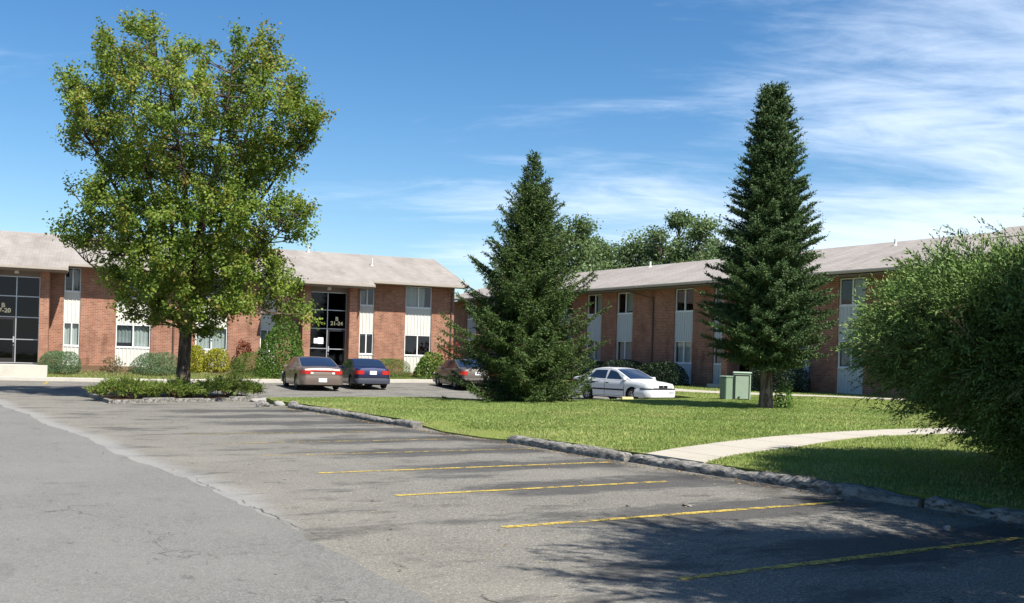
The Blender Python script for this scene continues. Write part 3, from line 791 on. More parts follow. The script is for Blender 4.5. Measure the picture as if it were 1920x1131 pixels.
# ------------------------------------------------------------------ maple
def maple():
    X0, Y0 = -11.0, 34.3
    root = empty('maple_tree', (X0, Y0, .10), 0, 'tall broadleaf maple with reddening leaf tips rising from the juniper island', 'tree')
    S = Y0/1920.
    px = [(335,640),(300,622),(250,615),(218,570),(235,540),(205,500),(170,470),(108,452),(140,430),(170,390),(142,365),(150,345),(205,330),(150,300),(122,235),(140,205),(120,150),(140,140),(180,185),(212,165),(182,100),(205,75),(235,92),(262,70),(280,42),(300,70),(330,95),(345,130),(390,115),(422,122),(432,78),(460,98),(490,92),(515,70),(540,110),(575,160),(585,190),(605,218),(585,270),(548,300),(540,345),(505,372),(560,380),(582,400),(575,440),(520,460),(512,490),(555,520),(550,545),(585,575),(575,610),(545,605),(490,600),(440,580),(405,615),(365,645)]
    def m_(x, y):
        hz = 645+.0285*x; xx = (x-960)*S; zz = (hz-y)*S + 1.58
        return (xx - X0 - .0285*(hz-y)*S*(-1)*(-1), zz)       # undo the picture's slight roll
    poly = [m_(*p) for p in px]
    PX = np.array(poly); cen = PX.mean(0); PX = cen+(PX-cen)*.975
    def inside(x, z):
        c = np.zeros(len(x), bool); j = len(PX)-1
        for i in range(len(PX)):
            xi, zi = PX[i]; xj, zj = PX[j]
            k = ((zi > z) != (zj > z)) & (x < (xj-xi)*(z-zi)/(zj-zi+1e-12)+xi); c ^= k; j = i
        return c
    zg = np.linspace(PX[:,1].min(), PX[:,1].max(), 60); xg = np.linspace(PX[:,0].min(), PX[:,0].max(), 160)
    lo, hi = [], []
    for z in zg:
        m = inside(xg, np.full_like(xg, z)); xs = xg[m] if m.any() else np.array([0, .01]); lo.append(xs.min()); hi.append(xs.max())
    lo, hi = np.array(lo), np.array(hi)
    pts = []
    blobs = rng.uniform(-1, 1, (64, 3))*np.array([4.6, 4, 5.5])+np.array([0, 0, 7])
    while len(pts) < 960:
        x = rng.uniform(PX[:,0].min(), PX[:,0].max(), 400); z = rng.uniform(PX[:,1].min(), PX[:,1].max(), 400)
        ok = inside(x, z); x, z = x[ok], z[ok]
        l = np.interp(z, zg, lo); h = np.interp(z, zg, hi); xm = (l+h)/2; hw = (h-l)/2+.01
        dep = np.sqrt(np.clip(1-((x-xm)/hw)**2, 0.02, 1))*np.minimum(hw, 4.0)*.95
        y = dep*rng.uniform(-1, 1, len(x))
        for a in zip(x, y, z):
            a = np.array(a)
            rr = abs(a[1])/max(.3, np.interp(a[2], zg, (hi-lo)/2))
            core = math.hypot(a[0]-np.interp(a[2], zg, (lo+hi)/2), a[1])/max(.4, np.interp(a[2], zg, (hi-lo)/2))
            gap = np.min(np.linalg.norm((blobs-a)*np.array([1,.6,1]), axis=1))
            if gap < .50 or (core < .30 and rng.random() < .25): continue
            pts.append(a)
    pts = pts[:950]
    for k in range(60): pts.append(np.array([rng.normal(.3, 1.1), -rng.uniform(.6, 2.3), rng.uniform(2.9, 7.0)]))
    for (x_, y_), (dx_, dz_), dy_ in [((280,48),(.05,.5),.3), ((300,80),(.2,.5),-.5), ((210,84),(-.2,.5),.8), ((432,84),(-.08,.5),.6), ((514,76),(.12,.5),-.3), ((468,98),(0,.5),-1), ((330,104),(.1,.4),.2), ((128,152),(-.2,.45),-.4), ((126,232),(-.5,.15),.6), ((600,222),(.45,.3),.2), ((572,170),(.35,.4),-.6), ((578,398),(.5,.1),-.4), ((112,452),(-.5,.05),.5), ((575,595),(.4,-.1),-.3), ((150,362),(-.45,.2),-.6)]:
        x, z = m_(x_, y_)
        for k in range(3): pts.append(np.array([x-dx_*k*.9, dy_+.1*k, z-dz_*k*.9]))
    pts = np.array(pts)
    # limbs
    tb = MB(); limbs = []
    top = [((280,75),.5),((515,100),-.4),((432,112),.9),((345,140),-1.2),((205,88),1.0),((130,165),-.6),((595,225),.3),((125,235),1.8),((470,150),-2.2),((300,180),2.4),((575,400),-.5),((150,360),-.8),((115,452),.6),((575,590),-.4),((235,580),-1.4)]
    tr = [np.array([0, 0, -.25]), np.array([.0, 0, .3]), np.array([.02, 0, 1.2]), np.array([.05, .02, 2.3]), np.array([.10, .05, 3.2]), np.array([.22, .05, 4.4]), np.array([.40, .05, 5.6]), np.array([.5,.1,7.0])]
    tb.tube([tuple(p) for p in tr], [.36, .255, .215, .20, .185, .145, .11, .07], 12)
    ti = [3, 4, 5, 5, 4, 4, 5, 4, 5, 4, 4, 3, 3, 4, 3]
    for (p, dy), i0 in zip(top, ti):
        x, z = m_(*p); e = np.array([x, dy, z]); s0 = tr[i0]
        c1 = s0*.62+e*.38; c1[2] = s0[2]+(e[2]-s0[2])*.30
        c1[:2] = s0[:2]+(e[:2]-s0[:2])*.42
        path = [(1-t)**2*s0+2*t*(1-t)*c1+t*t*e for t in np.linspace(0, 1, 9)]
        path = [q+rng.normal(0, .05, 3)*(0 < k < 8) for k, q in enumerate(path)]
        L = np.linalg.norm(e-s0); r0 = .022+.010*L
        tb.tube([tuple(q) for q in path], [r0*(1-.9*k/8)+.006 for k in range(9)], 7, cap=False)
        for a, b in zip(path[1:-1], path[2:]):
            for t in (0, .33, .66): limbs.append(a*(1-t)+b*t)
    limbs += [tr[k] for k in (5, 6, 7)]
    limbs = np.array(limbs)
    C, DD, NN, LL, AG, TI = [], [], [], [], [], []
    zt = PX[:,1].max()
    for a in pts:
        dv = limbs-a; dist = np.linalg.norm(dv, axis=1) + 2.5*np.clip(dv[:,2]+.25, 0, 9)
        b = limbs[np.argmin(dist)]; L = np.linalg.norm(a-b)
        mid = (a+b)/2+np.array([0, 0, -.08*L])+rng.normal(0, .04, 3)
        if L > .3 and not (a[1] < -.4 and abs(a[0]) < 2.2 and a[2] < 7.2): tb.tube([tuple(b), tuple(mid), tuple(a)], [.012+.008*L, .010+.004*L, .005], 4, cap=False)
        top_f = np.clip((a[2]-6)/6, 0, 1)
        ax = unit(a-b+np.array([0, 0, .30*L+.25*top_f+.12])+rng.normal(0, .15, 3))
        n = int(rng.uniform(90, 160))
        # three to five shoots per spray
        ns = rng.integers(3, 6); sh = [unit(ax+rng.normal(0, .5, 3)) for _ in range(ns)]
        si = rng.integers(0, ns, n); t = rng.uniform(-.1, 1, n)
        sl = rng.uniform(.35, .70, ns)
        pos = a + np.array([sh[q]*sl[q] for q in si])*t[:, None] + rng.normal(0, .085, (n, 3))
        out = unit(np.array([sh[q] for q in si])*.5+rnd_dirs(n)*.9+np.array([0, 0, -.45]))
        C.append(pos); DD.append(out); NN.append(unit(rnd_dirs(n)*.75+np.array([.1, -.15, .8])))
        LL.append(rng.uniform(.065, .115, n))
        young = rng.random() < (.14+.32*top_f)
        AG.append(np.where(rng.random(n) < (.5 if young else .04), rng.uniform(.25, .8, n)*np.clip(t+.2, 0, 1), 0)); TI.append(np.clip(rng.normal(.46+.18*top_f, .24)+rng.normal(0, .17, n), 0, 1))
    C = np.concatenate(C); DD = np.concatenate(DD); NN = np.concatenate(NN); LL = np.concatenate(LL)
    tb.build('trunk', M['bark'], root, smooth=True)
    np_mesh('crown', leaf_quads(C, DD, NN, LL, LL*.9), F['maple'], root, tint=np.concatenate(TI), age=np.concatenate(AG))
maple()

# ------------------------------------------------------------------ the two tall conifers
s1 = 34.73/1920
spr = [(.15,2.2),(.5,2.6),(1.0,2.75),(1.7,2.75),(2.4,2.55),(3.0,2.25),(3.6,1.9),(4.2,1.6),(4.8,1.45),(5.3,1.2),(5.9,1.05),(6.5,.85),(7.0,.62),(7.5,.38),(7.9,.18),(8.45,.03)]
conifer('spruce_tree', (.55, 35.0, .22), 'feathery wide spruce with upturned tips, branches down to the grass', spr, .0, .13, F['spruce'], 'spruce', .26, 14, zmin=.18, asym=.15)
fir = [(1.15,1.0),(1.5,1.7),(2.2,2.0),(3.0,2.0),(3.7,1.95),(4.4,1.68),(5.1,1.48),(5.8,1.32),(6.6,1.10),(7.4,.98),(8.2,.82),(8.9,.62),(9.5,.46),(9.9,.32),(10.12,.12)]
conifer('fir_tree', (8.05, 32.3, .30), 'tall dense narrow fir with a bare lower trunk beside the green utility boxes', fir, -.05, .21, F['fir'], 'fir', .26, 16, zmin=1.35)

# ------------------------------------------------------------------ feathery junipers
def juniper(name, loc, label, plumes, mat, stems, cat='shrub', ln=(.45, .85), nb=17, spacing=.034, size=.055, width=.0115, age=.05, core=None):
    """plumes: (N,3) start points and (N,3) axes; each plume carries branchlets on all sides and nods at the tip; core: coarse twiggy fill points"""
    root = empty(name, loc, 0, label, cat)
    p, d = plumes; n = len(p); L = rng.uniform(*ln, n)
    ii = np.repeat(np.arange(n), nb); t = np.tile((np.arange(nb)+.5)/nb, n)+rng.normal(0, .02, n*nb)
    droop = np.array([0, 0, -1.])*(.16*t**2*L[ii])[:, None]
    q = p[ii]+d[ii]*(t*L[ii])[:, None]+droop
    e = rnd_dirs(n*nb); dd = d[ii]+np.array([0, 0, -1.])*(.32*t)[:, None]; e = unit(e-dd*(e*dd).sum(1, keepdims=True)); bd = unit(dd*.95+e*.50)
    bl = (.30*(1-.80*t)+.045)*rng.uniform(.7, 1.25, n*nb)*(L[ii]/.8)
    T, idx, st = twig_tris(q, bd, bl, spacing, size, width, .40, -.10)
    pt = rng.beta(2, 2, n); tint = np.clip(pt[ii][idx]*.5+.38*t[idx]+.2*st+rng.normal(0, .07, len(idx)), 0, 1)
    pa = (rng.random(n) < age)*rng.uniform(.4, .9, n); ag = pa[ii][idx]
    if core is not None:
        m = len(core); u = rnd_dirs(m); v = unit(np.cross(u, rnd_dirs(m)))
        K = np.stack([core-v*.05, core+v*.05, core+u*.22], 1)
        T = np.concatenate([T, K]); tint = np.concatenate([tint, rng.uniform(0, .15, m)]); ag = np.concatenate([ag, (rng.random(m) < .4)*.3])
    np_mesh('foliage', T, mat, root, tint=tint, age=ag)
    mb = MB()
    for a, b, r0 in stems: 
        a = Vector(a); b = Vector(b); m = a.lerp(b, .5)+Vector((0, 0, .15*(b-a).length))
        mb.tube([a, m, b], [r0, r0*.6, r0*.2], 6)
    mb.build('stems', M['bark2'], root, smooth=True)
    return root

def dome_plumes(n, rx, ry, zc, up_r, down_r, depth=.55, seed=0, rise=.35, lobes=16, amp=.2):
    d = rnd_dirs(n); lob = rnd_dirs(lobes); lr = rng.uniform(-amp, amp, lobes)
    a = 1+(np.clip((d @ lob.T)-.70, 0, 1)/.30*lr).sum(1)
    f = a*(1-depth*rng.random(n)**1.8)
    pos = np.stack([d[:,0]*rx*f, d[:,1]*ry*f, zc+np.where(d[:,2] > 0, d[:,2]*up_r, d[:,2]*down_r)*f], 1)
    ax = unit(d*np.array([1, 1, .7])+rng.normal(0, .28, (n, 3))+np.array([0, 0, rise]))
    return pos-ax*.35, ax
def clustered(nc, per, rx, ry, zc, up_r, down_r, depth, amp, rise, spread=.30, fan=.42):
    c, ax = dome_plumes(nc, rx, ry, zc, up_r, down_r, depth, rise=rise, amp=amp)
    ii = np.repeat(np.arange(nc), per)
    a = unit(ax[ii]+rng.normal(0, fan, (nc*per, 3)))
    return c[ii]+rng.normal(0, spread, (nc*per, 3))*np.array([1, 1, .6]), a
def big_bush(loc, rx, ry, zc, up_r, down_r, nc, label, n_lead):
    bp, bd = clustered(nc, 9, rx, ry, zc, up_r, down_r, .30, .44, .55, .20, .36)
    f = .60+.40*np.clip(bp[:, 2]/1.75, 0, 1); bp[:, 0] *= f; bp[:, 1] *= f                     # undercut towards the ground
    k = bp[:, 2] > .12; bp, bd = bp[k], bd[k]
    ep, ed = [], []                                      # long leaders that break the outline
    for i in range(n_lead):
        a = rng.uniform(0, 6.28); rr = rng.uniform(.1, .8)
        q = np.array((rx*rr*math.cos(a), ry*rr*math.sin(a), zc+up_r*math.sqrt(1-rr*rr)-.05)); d_ = unit(np.array([math.cos(a)*.7-.25, math.sin(a)*.6, 1.0])+rng.normal(0, .22, 3)); ex = rng.uniform(.1, .55)
        for m_ in range(4): ep.append(q+d_*m_*.25*ex*2-d_*.3); ed.append(unit(d_+rng.normal(0, .14, 3)))
    bp = np.concatenate([bp, np.array(ep)]); bd = np.concatenate([bd, np.array(ed)])
    m = 26000; d = rnd_dirs(m); r = rng.random(m)**.45*.84
    core = np.stack([d[:,0]*rx*r, d[:,1]*ry*r, zc+np.where(d[:,2] > 0, d[:,2]*up_r, d[:,2]*down_r)*r], 1); f = .60+.40*np.clip(core[:, 2]/1.75, 0, 1); core[:, 0] *= f; core[:, 1] *= f
    core = core[core[:, 2] > .05]
    stems = [((.25*math.cos(a), .25*math.sin(a), -.2), (r_*math.cos(a), r_*math.sin(a), h_), .07) for a, r_, h_ in [(rng.uniform(0, 6.28), rng.uniform(.8, 2.3), rng.uniform(1.2, 3)) for _ in range(22)]]
    return juniper('juniper_shrub', loc, label, (bp, bd), F['juniper'], stems, core=core)
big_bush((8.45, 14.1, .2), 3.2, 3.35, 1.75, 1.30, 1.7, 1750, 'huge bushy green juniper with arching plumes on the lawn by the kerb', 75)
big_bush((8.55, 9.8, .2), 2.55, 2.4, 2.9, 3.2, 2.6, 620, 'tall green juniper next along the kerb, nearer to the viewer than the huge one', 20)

# a cedar standing beyond the right edge of the view, it throws the feathery shade on the stalls
cp, cd = [], []
for i in range(3000):
    z = 1.3+7.6*rng.random()**1.05; R_ = np.interp(z, [1.3, 3, 5, 7, 8.4, 9.2], [1.6, 2.9, 3.0, 2.4, 1.1, .2])
    a = rng.uniform(0, 6.28); f = math.sqrt(rng.random())*(.8+.35*math.sin(3*a+z*1.7))
    cp.append((R_*f*math.cos(a), R_*f*math.sin(a), z)); cd.append(unit(np.array([math.cos(a), math.sin(a), .55])+rng.normal(0, .25, 3)))
stems = [((0, 0, -.2), (0.1, 0, 8.6), .2)]+[((.05, 0, h_*.75), (r_*math.cos(a), r_*math.sin(a), h_), .05) for a, r_, h_ in [(rng.uniform(0, 6.28), rng.uniform(1, 2.6), rng.uniform(2, 7.5)) for _ in range(30)]]
juniper('cedar_tree', (7.3, 4.3, .05), 'feathery cedar tree at the foot of the stalls, nearest to the viewer', (np.array(cp), np.array(cd)), F['juniper'], stems, 'tree', ln=(.8, 1.5), spacing=.065, size=.10, width=.022, nb=15)

# low spreading junipers of the island
def low_juniper(x, y, rx, ry, h, n, label, rz=0):
    pos = rng.uniform(-1, 1, (n*2, 2)); pos = pos[(pos**2).sum(1) < 1][:n]; m = len(pos)
    r2 = (pos**2).sum(1); z = h*(.25+.6*np.sqrt(np.clip(1-r2, 0, 1)))*rng.uniform(.55, 1, m)
    a = np.arctan2(pos[:,1], pos[:,0]); p = np.stack([pos[:,0]*rx, pos[:,1]*ry, z], 1)
    ax = unit(np.stack([np.cos(a)*np.sqrt(r2), np.sin(a)*np.sqrt(r2), .45+0*a], 1)+rng.normal(0, .35, (m, 3)))
    st = [((0, 0, -.05), (rx*.7*math.cos(q), ry*.7*math.sin(q), h*.5), .03) for q in np.linspace(0, 5.6, 7)]
    o = juniper('juniper_shrub', (x, y, .14), label, (p-ax*.2, ax), F['lowjun'], st, ln=(.28, .52), spacing=.042, size=.06, width=.014, age=.08, nb=15)
    o.rotation_euler[2] = rz
ang = math.atan2(IB[1]-IA[1], IB[0]-IA[0])
low_juniper(-12.2, 32.3, .95, .85, .62, 480, 'low spreading juniper at the left end of the tree island', ang)
low_juniper(-11.0, 33.4, 1.05, .85, .55, 480, 'low spreading juniper round the foot of the maple trunk', ang)
low_juniper(-9.75, 35.3, 1.2, .9, .66, 560, 'low spreading juniper at the right end of the tree island, beside the gap', ang)

# ------------------------------------------------------------------ hedges and shrubs along the sunlit block
def bedpt(t, v): x, y = PW(t, v); return (x, y, z_bed(x, y)-.03)
shrub('shrub', bedpt(-.55, 1.7), .92, .75, 1.0, 5200, .075, F['bluehedge'], 'rounded blue-green clipped shrub beside the steps numbered 17-20', box=2.4, aspect=.35, rz=WAr)
shrub('shrub', bedpt(4.05, 1.6), 1.05, .8, 1.02, 5600, .075, F['bluehedge'], 'rounded blue-green clipped shrub just left of the maple trunk', box=2.3, aspect=.35, rz=WAr)
shrub('shrub', bedpt(6.0, 1.1), .58, .6, 1.35, 2600, .085, F['gold'], 'bright golden shrub directly right of the maple trunk, the taller and yellower of two', box=2.3, rough=.2, age=.0)
shrub('shrub', bedpt(7.05, 1.0), .62, .6, 1.18, 2600, .085, F['gold'], 'yellow-green shrub under the window, right of the brighter golden one', box=2.3, rough=.2, age=.45)
shrub('shrub', bedpt(8.95, 2.0), 1.15, .9, 1.05, 5600, .06, F['yew'], 'dark green rounded clipped shrub left of the tall leafy bush', box=2.3, aspect=.45, rz=WAr)
shrub('hedge', bedpt(16.25, 2.1), 1.12, .8, 1.02, 6200, .05, F['yew'], 'clipped flat topped dark green hedge right of the blue car', 'hedge', box=3.2, rough=.06, aspect=.45, rz=WAr)
shrub('bush', bedpt(10.25, 2.1), 1.22, .95, 2.6, 3300, .125, F['leafy'], 'tall bright leafy bush standing against the wall behind the tan car', 'shrub', box=2.1, rough=.3, age=.05)
shrub('bush', bedpt(18.45, 2.3), .85, .75, 1.45, 1300, .15, F['leafy'], 'loose big leaved pale green bush under the white panel window', 'shrub', box=2.0, rough=.32, age=.35)
shrub('sapling', bedpt(8.55, .8), .42, .3, 1.75, 240, .12, F['redleaf'], 'thin reddish leaved sapling rising left of the tall leafy bush', 'sapling', box=2, rough=.4, lift=.8)
shrub('sapling', bedpt(19.6, 2.2), .6, .4, 2.1, 260, .14, F['redleaf'], 'reddish brown leaved sapling at the corner of the sunlit block', 'sapling', box=2, rough=.4, lift=.7)
shrub('bush', bedpt(2.0, 1.6), .55, .45, .85, 260, .10, F['dryleaf'], 'thin scrawny half bare bush between the two blue-green shrubs', 'shrub', box=2, rough=.5)
x, y = P(.25, 22.2); 
# hedges in the shade of the other block
def rpt(xl, out):
    a = math.atan2(-.852, .524); x = 9.15+math.cos(a)*xl+math.sin(a)*out; y = 54.9+math.sin(a)*xl-math.cos(a)*out
    return (x, y, z_lawn(x, y)-.03)
rz = math.atan2(-.852, .524)
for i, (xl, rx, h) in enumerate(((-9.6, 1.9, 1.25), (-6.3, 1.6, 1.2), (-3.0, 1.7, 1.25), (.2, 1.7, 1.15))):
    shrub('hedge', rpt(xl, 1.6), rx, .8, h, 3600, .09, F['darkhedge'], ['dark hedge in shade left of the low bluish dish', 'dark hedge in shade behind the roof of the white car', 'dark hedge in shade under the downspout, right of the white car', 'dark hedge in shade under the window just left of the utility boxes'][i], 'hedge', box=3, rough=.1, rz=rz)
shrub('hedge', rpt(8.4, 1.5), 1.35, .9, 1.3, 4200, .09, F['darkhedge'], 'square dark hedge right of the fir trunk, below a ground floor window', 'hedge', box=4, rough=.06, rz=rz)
x, y = 8.62, 32.35
shrub('weed', (x, y, z_lawn(x, y)-.02), .34, .3, .62, 240, .10, F['leafy'], 'small leafy weed growing at the foot of the fir trunk', 'plant', box=2, rough=.6, aspect=.5)

# ------------------------------------------------------------------ far trees behind the shaded block
def far_tree(x, y, h, r, mat, label, seed, tall=1.0):
    root = empty('broadleaf_tree', (x, y, 0), 0, label, 'tree', 'trees behind the shaded block')
    tb = MB(); tb.tube([(0,0,-.3),(0,0,h*.35),(.2,.1,h*.62),(.1,.2,h*.93)], [.32,.24,.14,.03], 8)
    C = []; cc = []
    for i in range(34):
        z = h*rng.uniform(.34, .97); rr = r*math.sqrt(max(.03, 1-((z/h-.55)/.46)**2))*rng.random()**.5
        a = rng.uniform(0, 6.28); c = np.array([rr*math.cos(a), rr*math.sin(a), z]); cc.append(c)
        tb.tube([(0,0,max(h*.25, z-1.6)), tuple(c)], [.07,.02], 5, cap=False)
        m = 260; sz = rng.uniform(.65, 1.15)*r/3.2
        C.append(c+rng.normal(0, 1, (m, 3))*np.array([.75, .75, .5])*sz)
    C = np.concatenate(C); n = len(C)
    Pq = leaf_quads(C, unit(rnd_dirs(n)+np.array([0,0,-.2])), unit(rnd_dirs(n)*.8+np.array([0,0,.8])), rng.uniform(.16,.32,n), rng.uniform(.14,.26,n))
    tb.build('trunk', M['bark'], root, smooth=True)
    np_mesh('crown', Pq, mat, root, tint=np.clip(np.repeat(rng.normal(.5,.2,34),260)+rng.normal(0,.12,n),0,1), age=(rng.random(n) < .04)*.6)
for i, (px_, top, w, D, m, lab) in enumerate([
    (1072, 434, 88, 92, 'far', 'broad green tree showing just right of the spruce, beyond the ridge'),
    (1118, 462, 74, 100, 'far', 'shorter rounded tree second from the spruce, beyond the ridge'),
    (1022, 470, 80, 104, 'far2', 'tree beyond the ridge mostly hidden behind the spruce'),
    (1160, 474, 84, 108, 'far2', 'low tree in the dip of the far tree line'),
    (1200, 462, 84, 100, 'far', 'pale green tree between the dip and the tallest far crowns'),
    (1232, 448, 76, 96, 'far2', 'darker far tree left of the one with the tall tip'),
    (1266, 420, 62, 98, 'far', 'far tree with the tallest tip above the ridge'),
    (1304, 436, 84, 94, 'far', 'wide olive green far tree left of the fir'),
    (1350, 448, 74, 98, 'far2', 'far tree partly hidden by the left side of the fir'),
    (1395, 462, 80, 102, 'far2', 'far tree wholly behind the fir crown')]):
    hz = 645+.0285*px_; h = (hz-top)*D/1920+1.68
    far_tree((px_-960)*D/1920, D, h*1.08, w*.66*D/1920, F[m], lab, i)

# ------------------------------------------------------------------ grass
def grass(n_front):
    S = np.concatenate([rng.uniform(-.35, 17, n_front), rng.uniform(0, 25, n_front//3)]); U = np.concatenate([rng.uniform(-9, 21.8, n_front), rng.uniform(8, 34, n_front//3)])
    X = K0[0]+S*KS[0]+U*KU[0]; Y = K0[1]+S*KS[1]+U*KU[1]
    poly = np.array(lawn_poly); ins = np.zeros(len(X), bool); j = len(poly)-1
    for i in range(len(poly)):
        xi, yi = poly[i]; xj, yj = poly[j]; ins ^= ((yi > Y) != (yj > Y)) & (X < (xj-xi)*(Y-yi)/(yj-yi+1e-12)+xi); j = i
    def near_path(L, Rr):
        q = np.zeros(len(X), bool); pp = np.array(L+Rr[::-1]); j = len(pp)-1
        for i in range(len(pp)):
            xi, yi = pp[i]; xj, yj = pp[j]; q ^= ((yi > Y) != (yj > Y)) & (X < (xj-xi)*(Y-yi)/(yj-yi+1e-12)+xi); j = i
        return q
    ins &= ~near_path([(2.30,17.30),(3.3,18.75),(5.45,21.25),(8.7,23.75),(14,26.0),(22,28)], [(3.05,16.05),(3.85,17.4),(5.25,18.95),(7.95,21.9),(13.8,24.4),(22,26.4)])
    ins &= ~near_path([(4.5,54.5),(8.2,48.6),(13.9,42.4),(20,37.0),(28,32)], [(3.3,53.9),(7.2,47.7),(13.0,41.5),(19.2,35.9),(27.4,30.6)])
    def nz(x, y, f, ph): return np.sin(x*f+ph)*np.cos(y*f*1.13+ph*1.7)+np.sin(x*f*2.3+y*f*1.9+ph)*.5+np.sin(y*f*3.7-x*f*2.9+ph*3)*.3
    patch = nz(S, U, .55, 1.3)+.6*nz(S, U, 1.9, 4.)
    edge_dry = np.clip(1-(S+.4)/.8, 0, 1)
    keep = ins & (rng.random(len(X)) > np.clip(.32*patch-.05, 0, .75)+.55*edge_dry)
    X, Y, S, U, patch, edge_dry = X[keep], Y[keep], S[keep], U[keep], patch[keep], edge_dry[keep]
    Z = .13+.016*np.clip(S, 0, 34)
    def ss(a, b, x): t = np.clip((x-a)/(b-a), 0, 1); return t*t*(3-2*t)
    Z -= .10*ss(.9, 0, S)*ss(11.2, 10, U)*ss(5.6, 6.6, U); Z -= .13*ss(16.5, 20.2, U)*ss(5, 9, S)*ss(24, 18, S)*ss(28, 24, U); Z -= .005
    n = len(X); D = np.hypot(X, Y)
    h = rng.uniform(.02, .055, n)*(1+.25*nz(S, U, 3.1, 2.)*.5); w = rng.uniform(.004, .008, n)*(1+D/22)
    a = rng.uniform(0, 6.28, n); ln = rng.uniform(.1, .9, n)*h
    b = np.stack([X, Y, Z], 1); sd = np.stack([np.cos(a), np.sin(a), 0*a], 1)*w[:, None]; la = rng.uniform(0, 6.28, n)
    tip = b+np.stack([np.cos(la)*ln, np.sin(la)*ln, h], 1)
    tint = np.clip(.5+.22*nz(S, U, .9, .4)+rng.normal(0, .2, n), 0, 1)
    age = np.clip((rng.random(n) < np.clip(.08+.17*patch, .03, .6)+.5*edge_dry)*rng.uniform(.3, 1, n), 0, 1)
    o = np_mesh('grass', np.stack([b-sd, b+sd, tip], 1), F['grass'], None, tint=tint, age=age)
    tag(o, 'short mown lawn grass, drier and paler along the kerb', 'grass', kind='stuff')
grass(420000)
def bed_grass(n):
    t = rng.uniform(-8, 24, n); v = rng.uniform(1.5, 3.0, n)
    X = WA0[0]+Wd[0]*t+Wn[0]*v; Y = WA0[1]+Wd[1]*t+Wn[1]*v; Z = np.array([z_bed(x, y) for x, y in zip(X, Y)])-.005
    keep = rng.random(n) < .35+.6*np.clip((v-1.6), 0, 1); X, Y, Z = X[keep], Y[keep], Z[keep]; n = len(X)
    h = rng.uniform(.05, .12, n); w = rng.uniform(.012, .02, n); a = rng.uniform(0, 6.28, n); la = rng.uniform(0, 6.28, n)
    b = np.stack([X, Y, Z], 1); sd = np.stack([np.cos(a), np.sin(a), 0*a], 1)*w[:, None]
    o = np_mesh('grass', np.stack([b-sd, b+sd, b+np.stack([np.cos(la)*h*.4, np.sin(la)*h*.4, h], 1)], 1), F['grass'], None, tint=rng.beta(2, 3, n), age=(rng.random(n) < .25)*rng.uniform(.2, .8, n))
    tag(o, 'rough grass strip between the sidewalk and the sunlit wall', 'grass', kind='stuff')
bed_grass(42000)
def litter(n):
    s = np.concatenate([rng.normal(-.62, .14, n), rng.uniform(-9, -.5, n//4)]); u = np.concatenate([rng.uniform(-6, 19, n), rng.uniform(-7, 20, n//4)])
    X = K0[0]+s*KS[0]+u*KU[0]; Y = K0[1]+s*KS[1]+u*KU[1]; m = len(X)
    c = np.stack([X, Y, np.full(m, .012)], 1); a = rng.uniform(0, 6.28, m); d = np.stack([np.cos(a), np.sin(a), .1+0*a], 1)
    o = np_mesh('fallen_leaves', leaf_quads(c, unit(d), unit(np.array([0,0,1.])+rng.normal(0,.3,(m,3))), rng.uniform(.02,.05,m), rng.uniform(.015,.035,m)), F['litter'], None, tint=rng.random(m), age=(rng.random(m) < .3)*.8)
    tag(o, 'tiny dry leaf scraps swept along the kerb and over the stalls', 'leaf litter', kind='stuff')
litter(1500)

# ------------------------------------------------------------------ rocks and small objects
def rock(x, y, z, r, label, sq=(1, .8, .6), mat='rock'):
    bm = bmesh.new(); bmesh.ops.create_icosphere(bm, subdivisions=3, radius=1); off = Vector((x*3, y*2, 1))
    from mathutils import noise
    for v in bm.verts:
        n = 1+.35*noise.noise(v.co*1.1+off)+.16*noise.noise(v.co*3+off); v.co *= n
        v.co = Vector((v.co.x*sq[0], v.co.y*sq[1], max(-.55, v.co.z)*sq[2]))*r
    me = bpy.data.meshes.new('rock'); bm.to_mesh(me); bm.free(); me.materials.append(M[mat])
    for p in me.polygons: p.use_smooth = True
    o = bpy.data.objects.new('rock', me); link(o); o.location = (x, y, z+r*sq[2]*.45); o.rotation_euler = (0, 0, x*7)
    return tag(o, label, 'rock')
rock(-7.55, 31.2, 0, .22, 'dark squarish rock standing alone left of the kerb end', (1, .8, .55), 'kerb')
rock(-7.2, 31.9, 0, .20, 'small grey rock between the lone dark rock and the kerb', (1, .7, .5))
rock(-6.55, 31.0, .0, .21, 'knobbly grey rock capping the far end of the kerb', (1, .8, .65), 'kerb')
rock(-8.35, 34.4, .0, .42, 'flat pale stone slab beside the right end of the island', (1.3, .8, .22))
rock(4.66, 10.85, 0, .05, 'small pale stone on the asphalt near the large shadow')
rock(2.11, 12.05, 0, .045, 'dark lump on the asphalt between two bright yellow lines', (1.6, .7, .5), 'kerb')
rock(1.40, 11.9, 0, .03, 'tiny dark pebble left of the dark lump on the asphalt', (1, 1, .6), 'kerb')
ws = MB(); ws.prism_x([(-.12,0),(.12,0),(.07,.13),(-.07,.13)], -.22, .22)
o = ws.build('wheel_stop', M['stop'], None, bevel=.012); x, y = P(13.3, 19.45); o.location = (x, y, z_lawn(x, y)-.01); o.rotation_euler = (0, 0, R(12)); tag(o, 'yellow concrete wheel stop lying at the lawn edge before the white car', 'wheel stop')

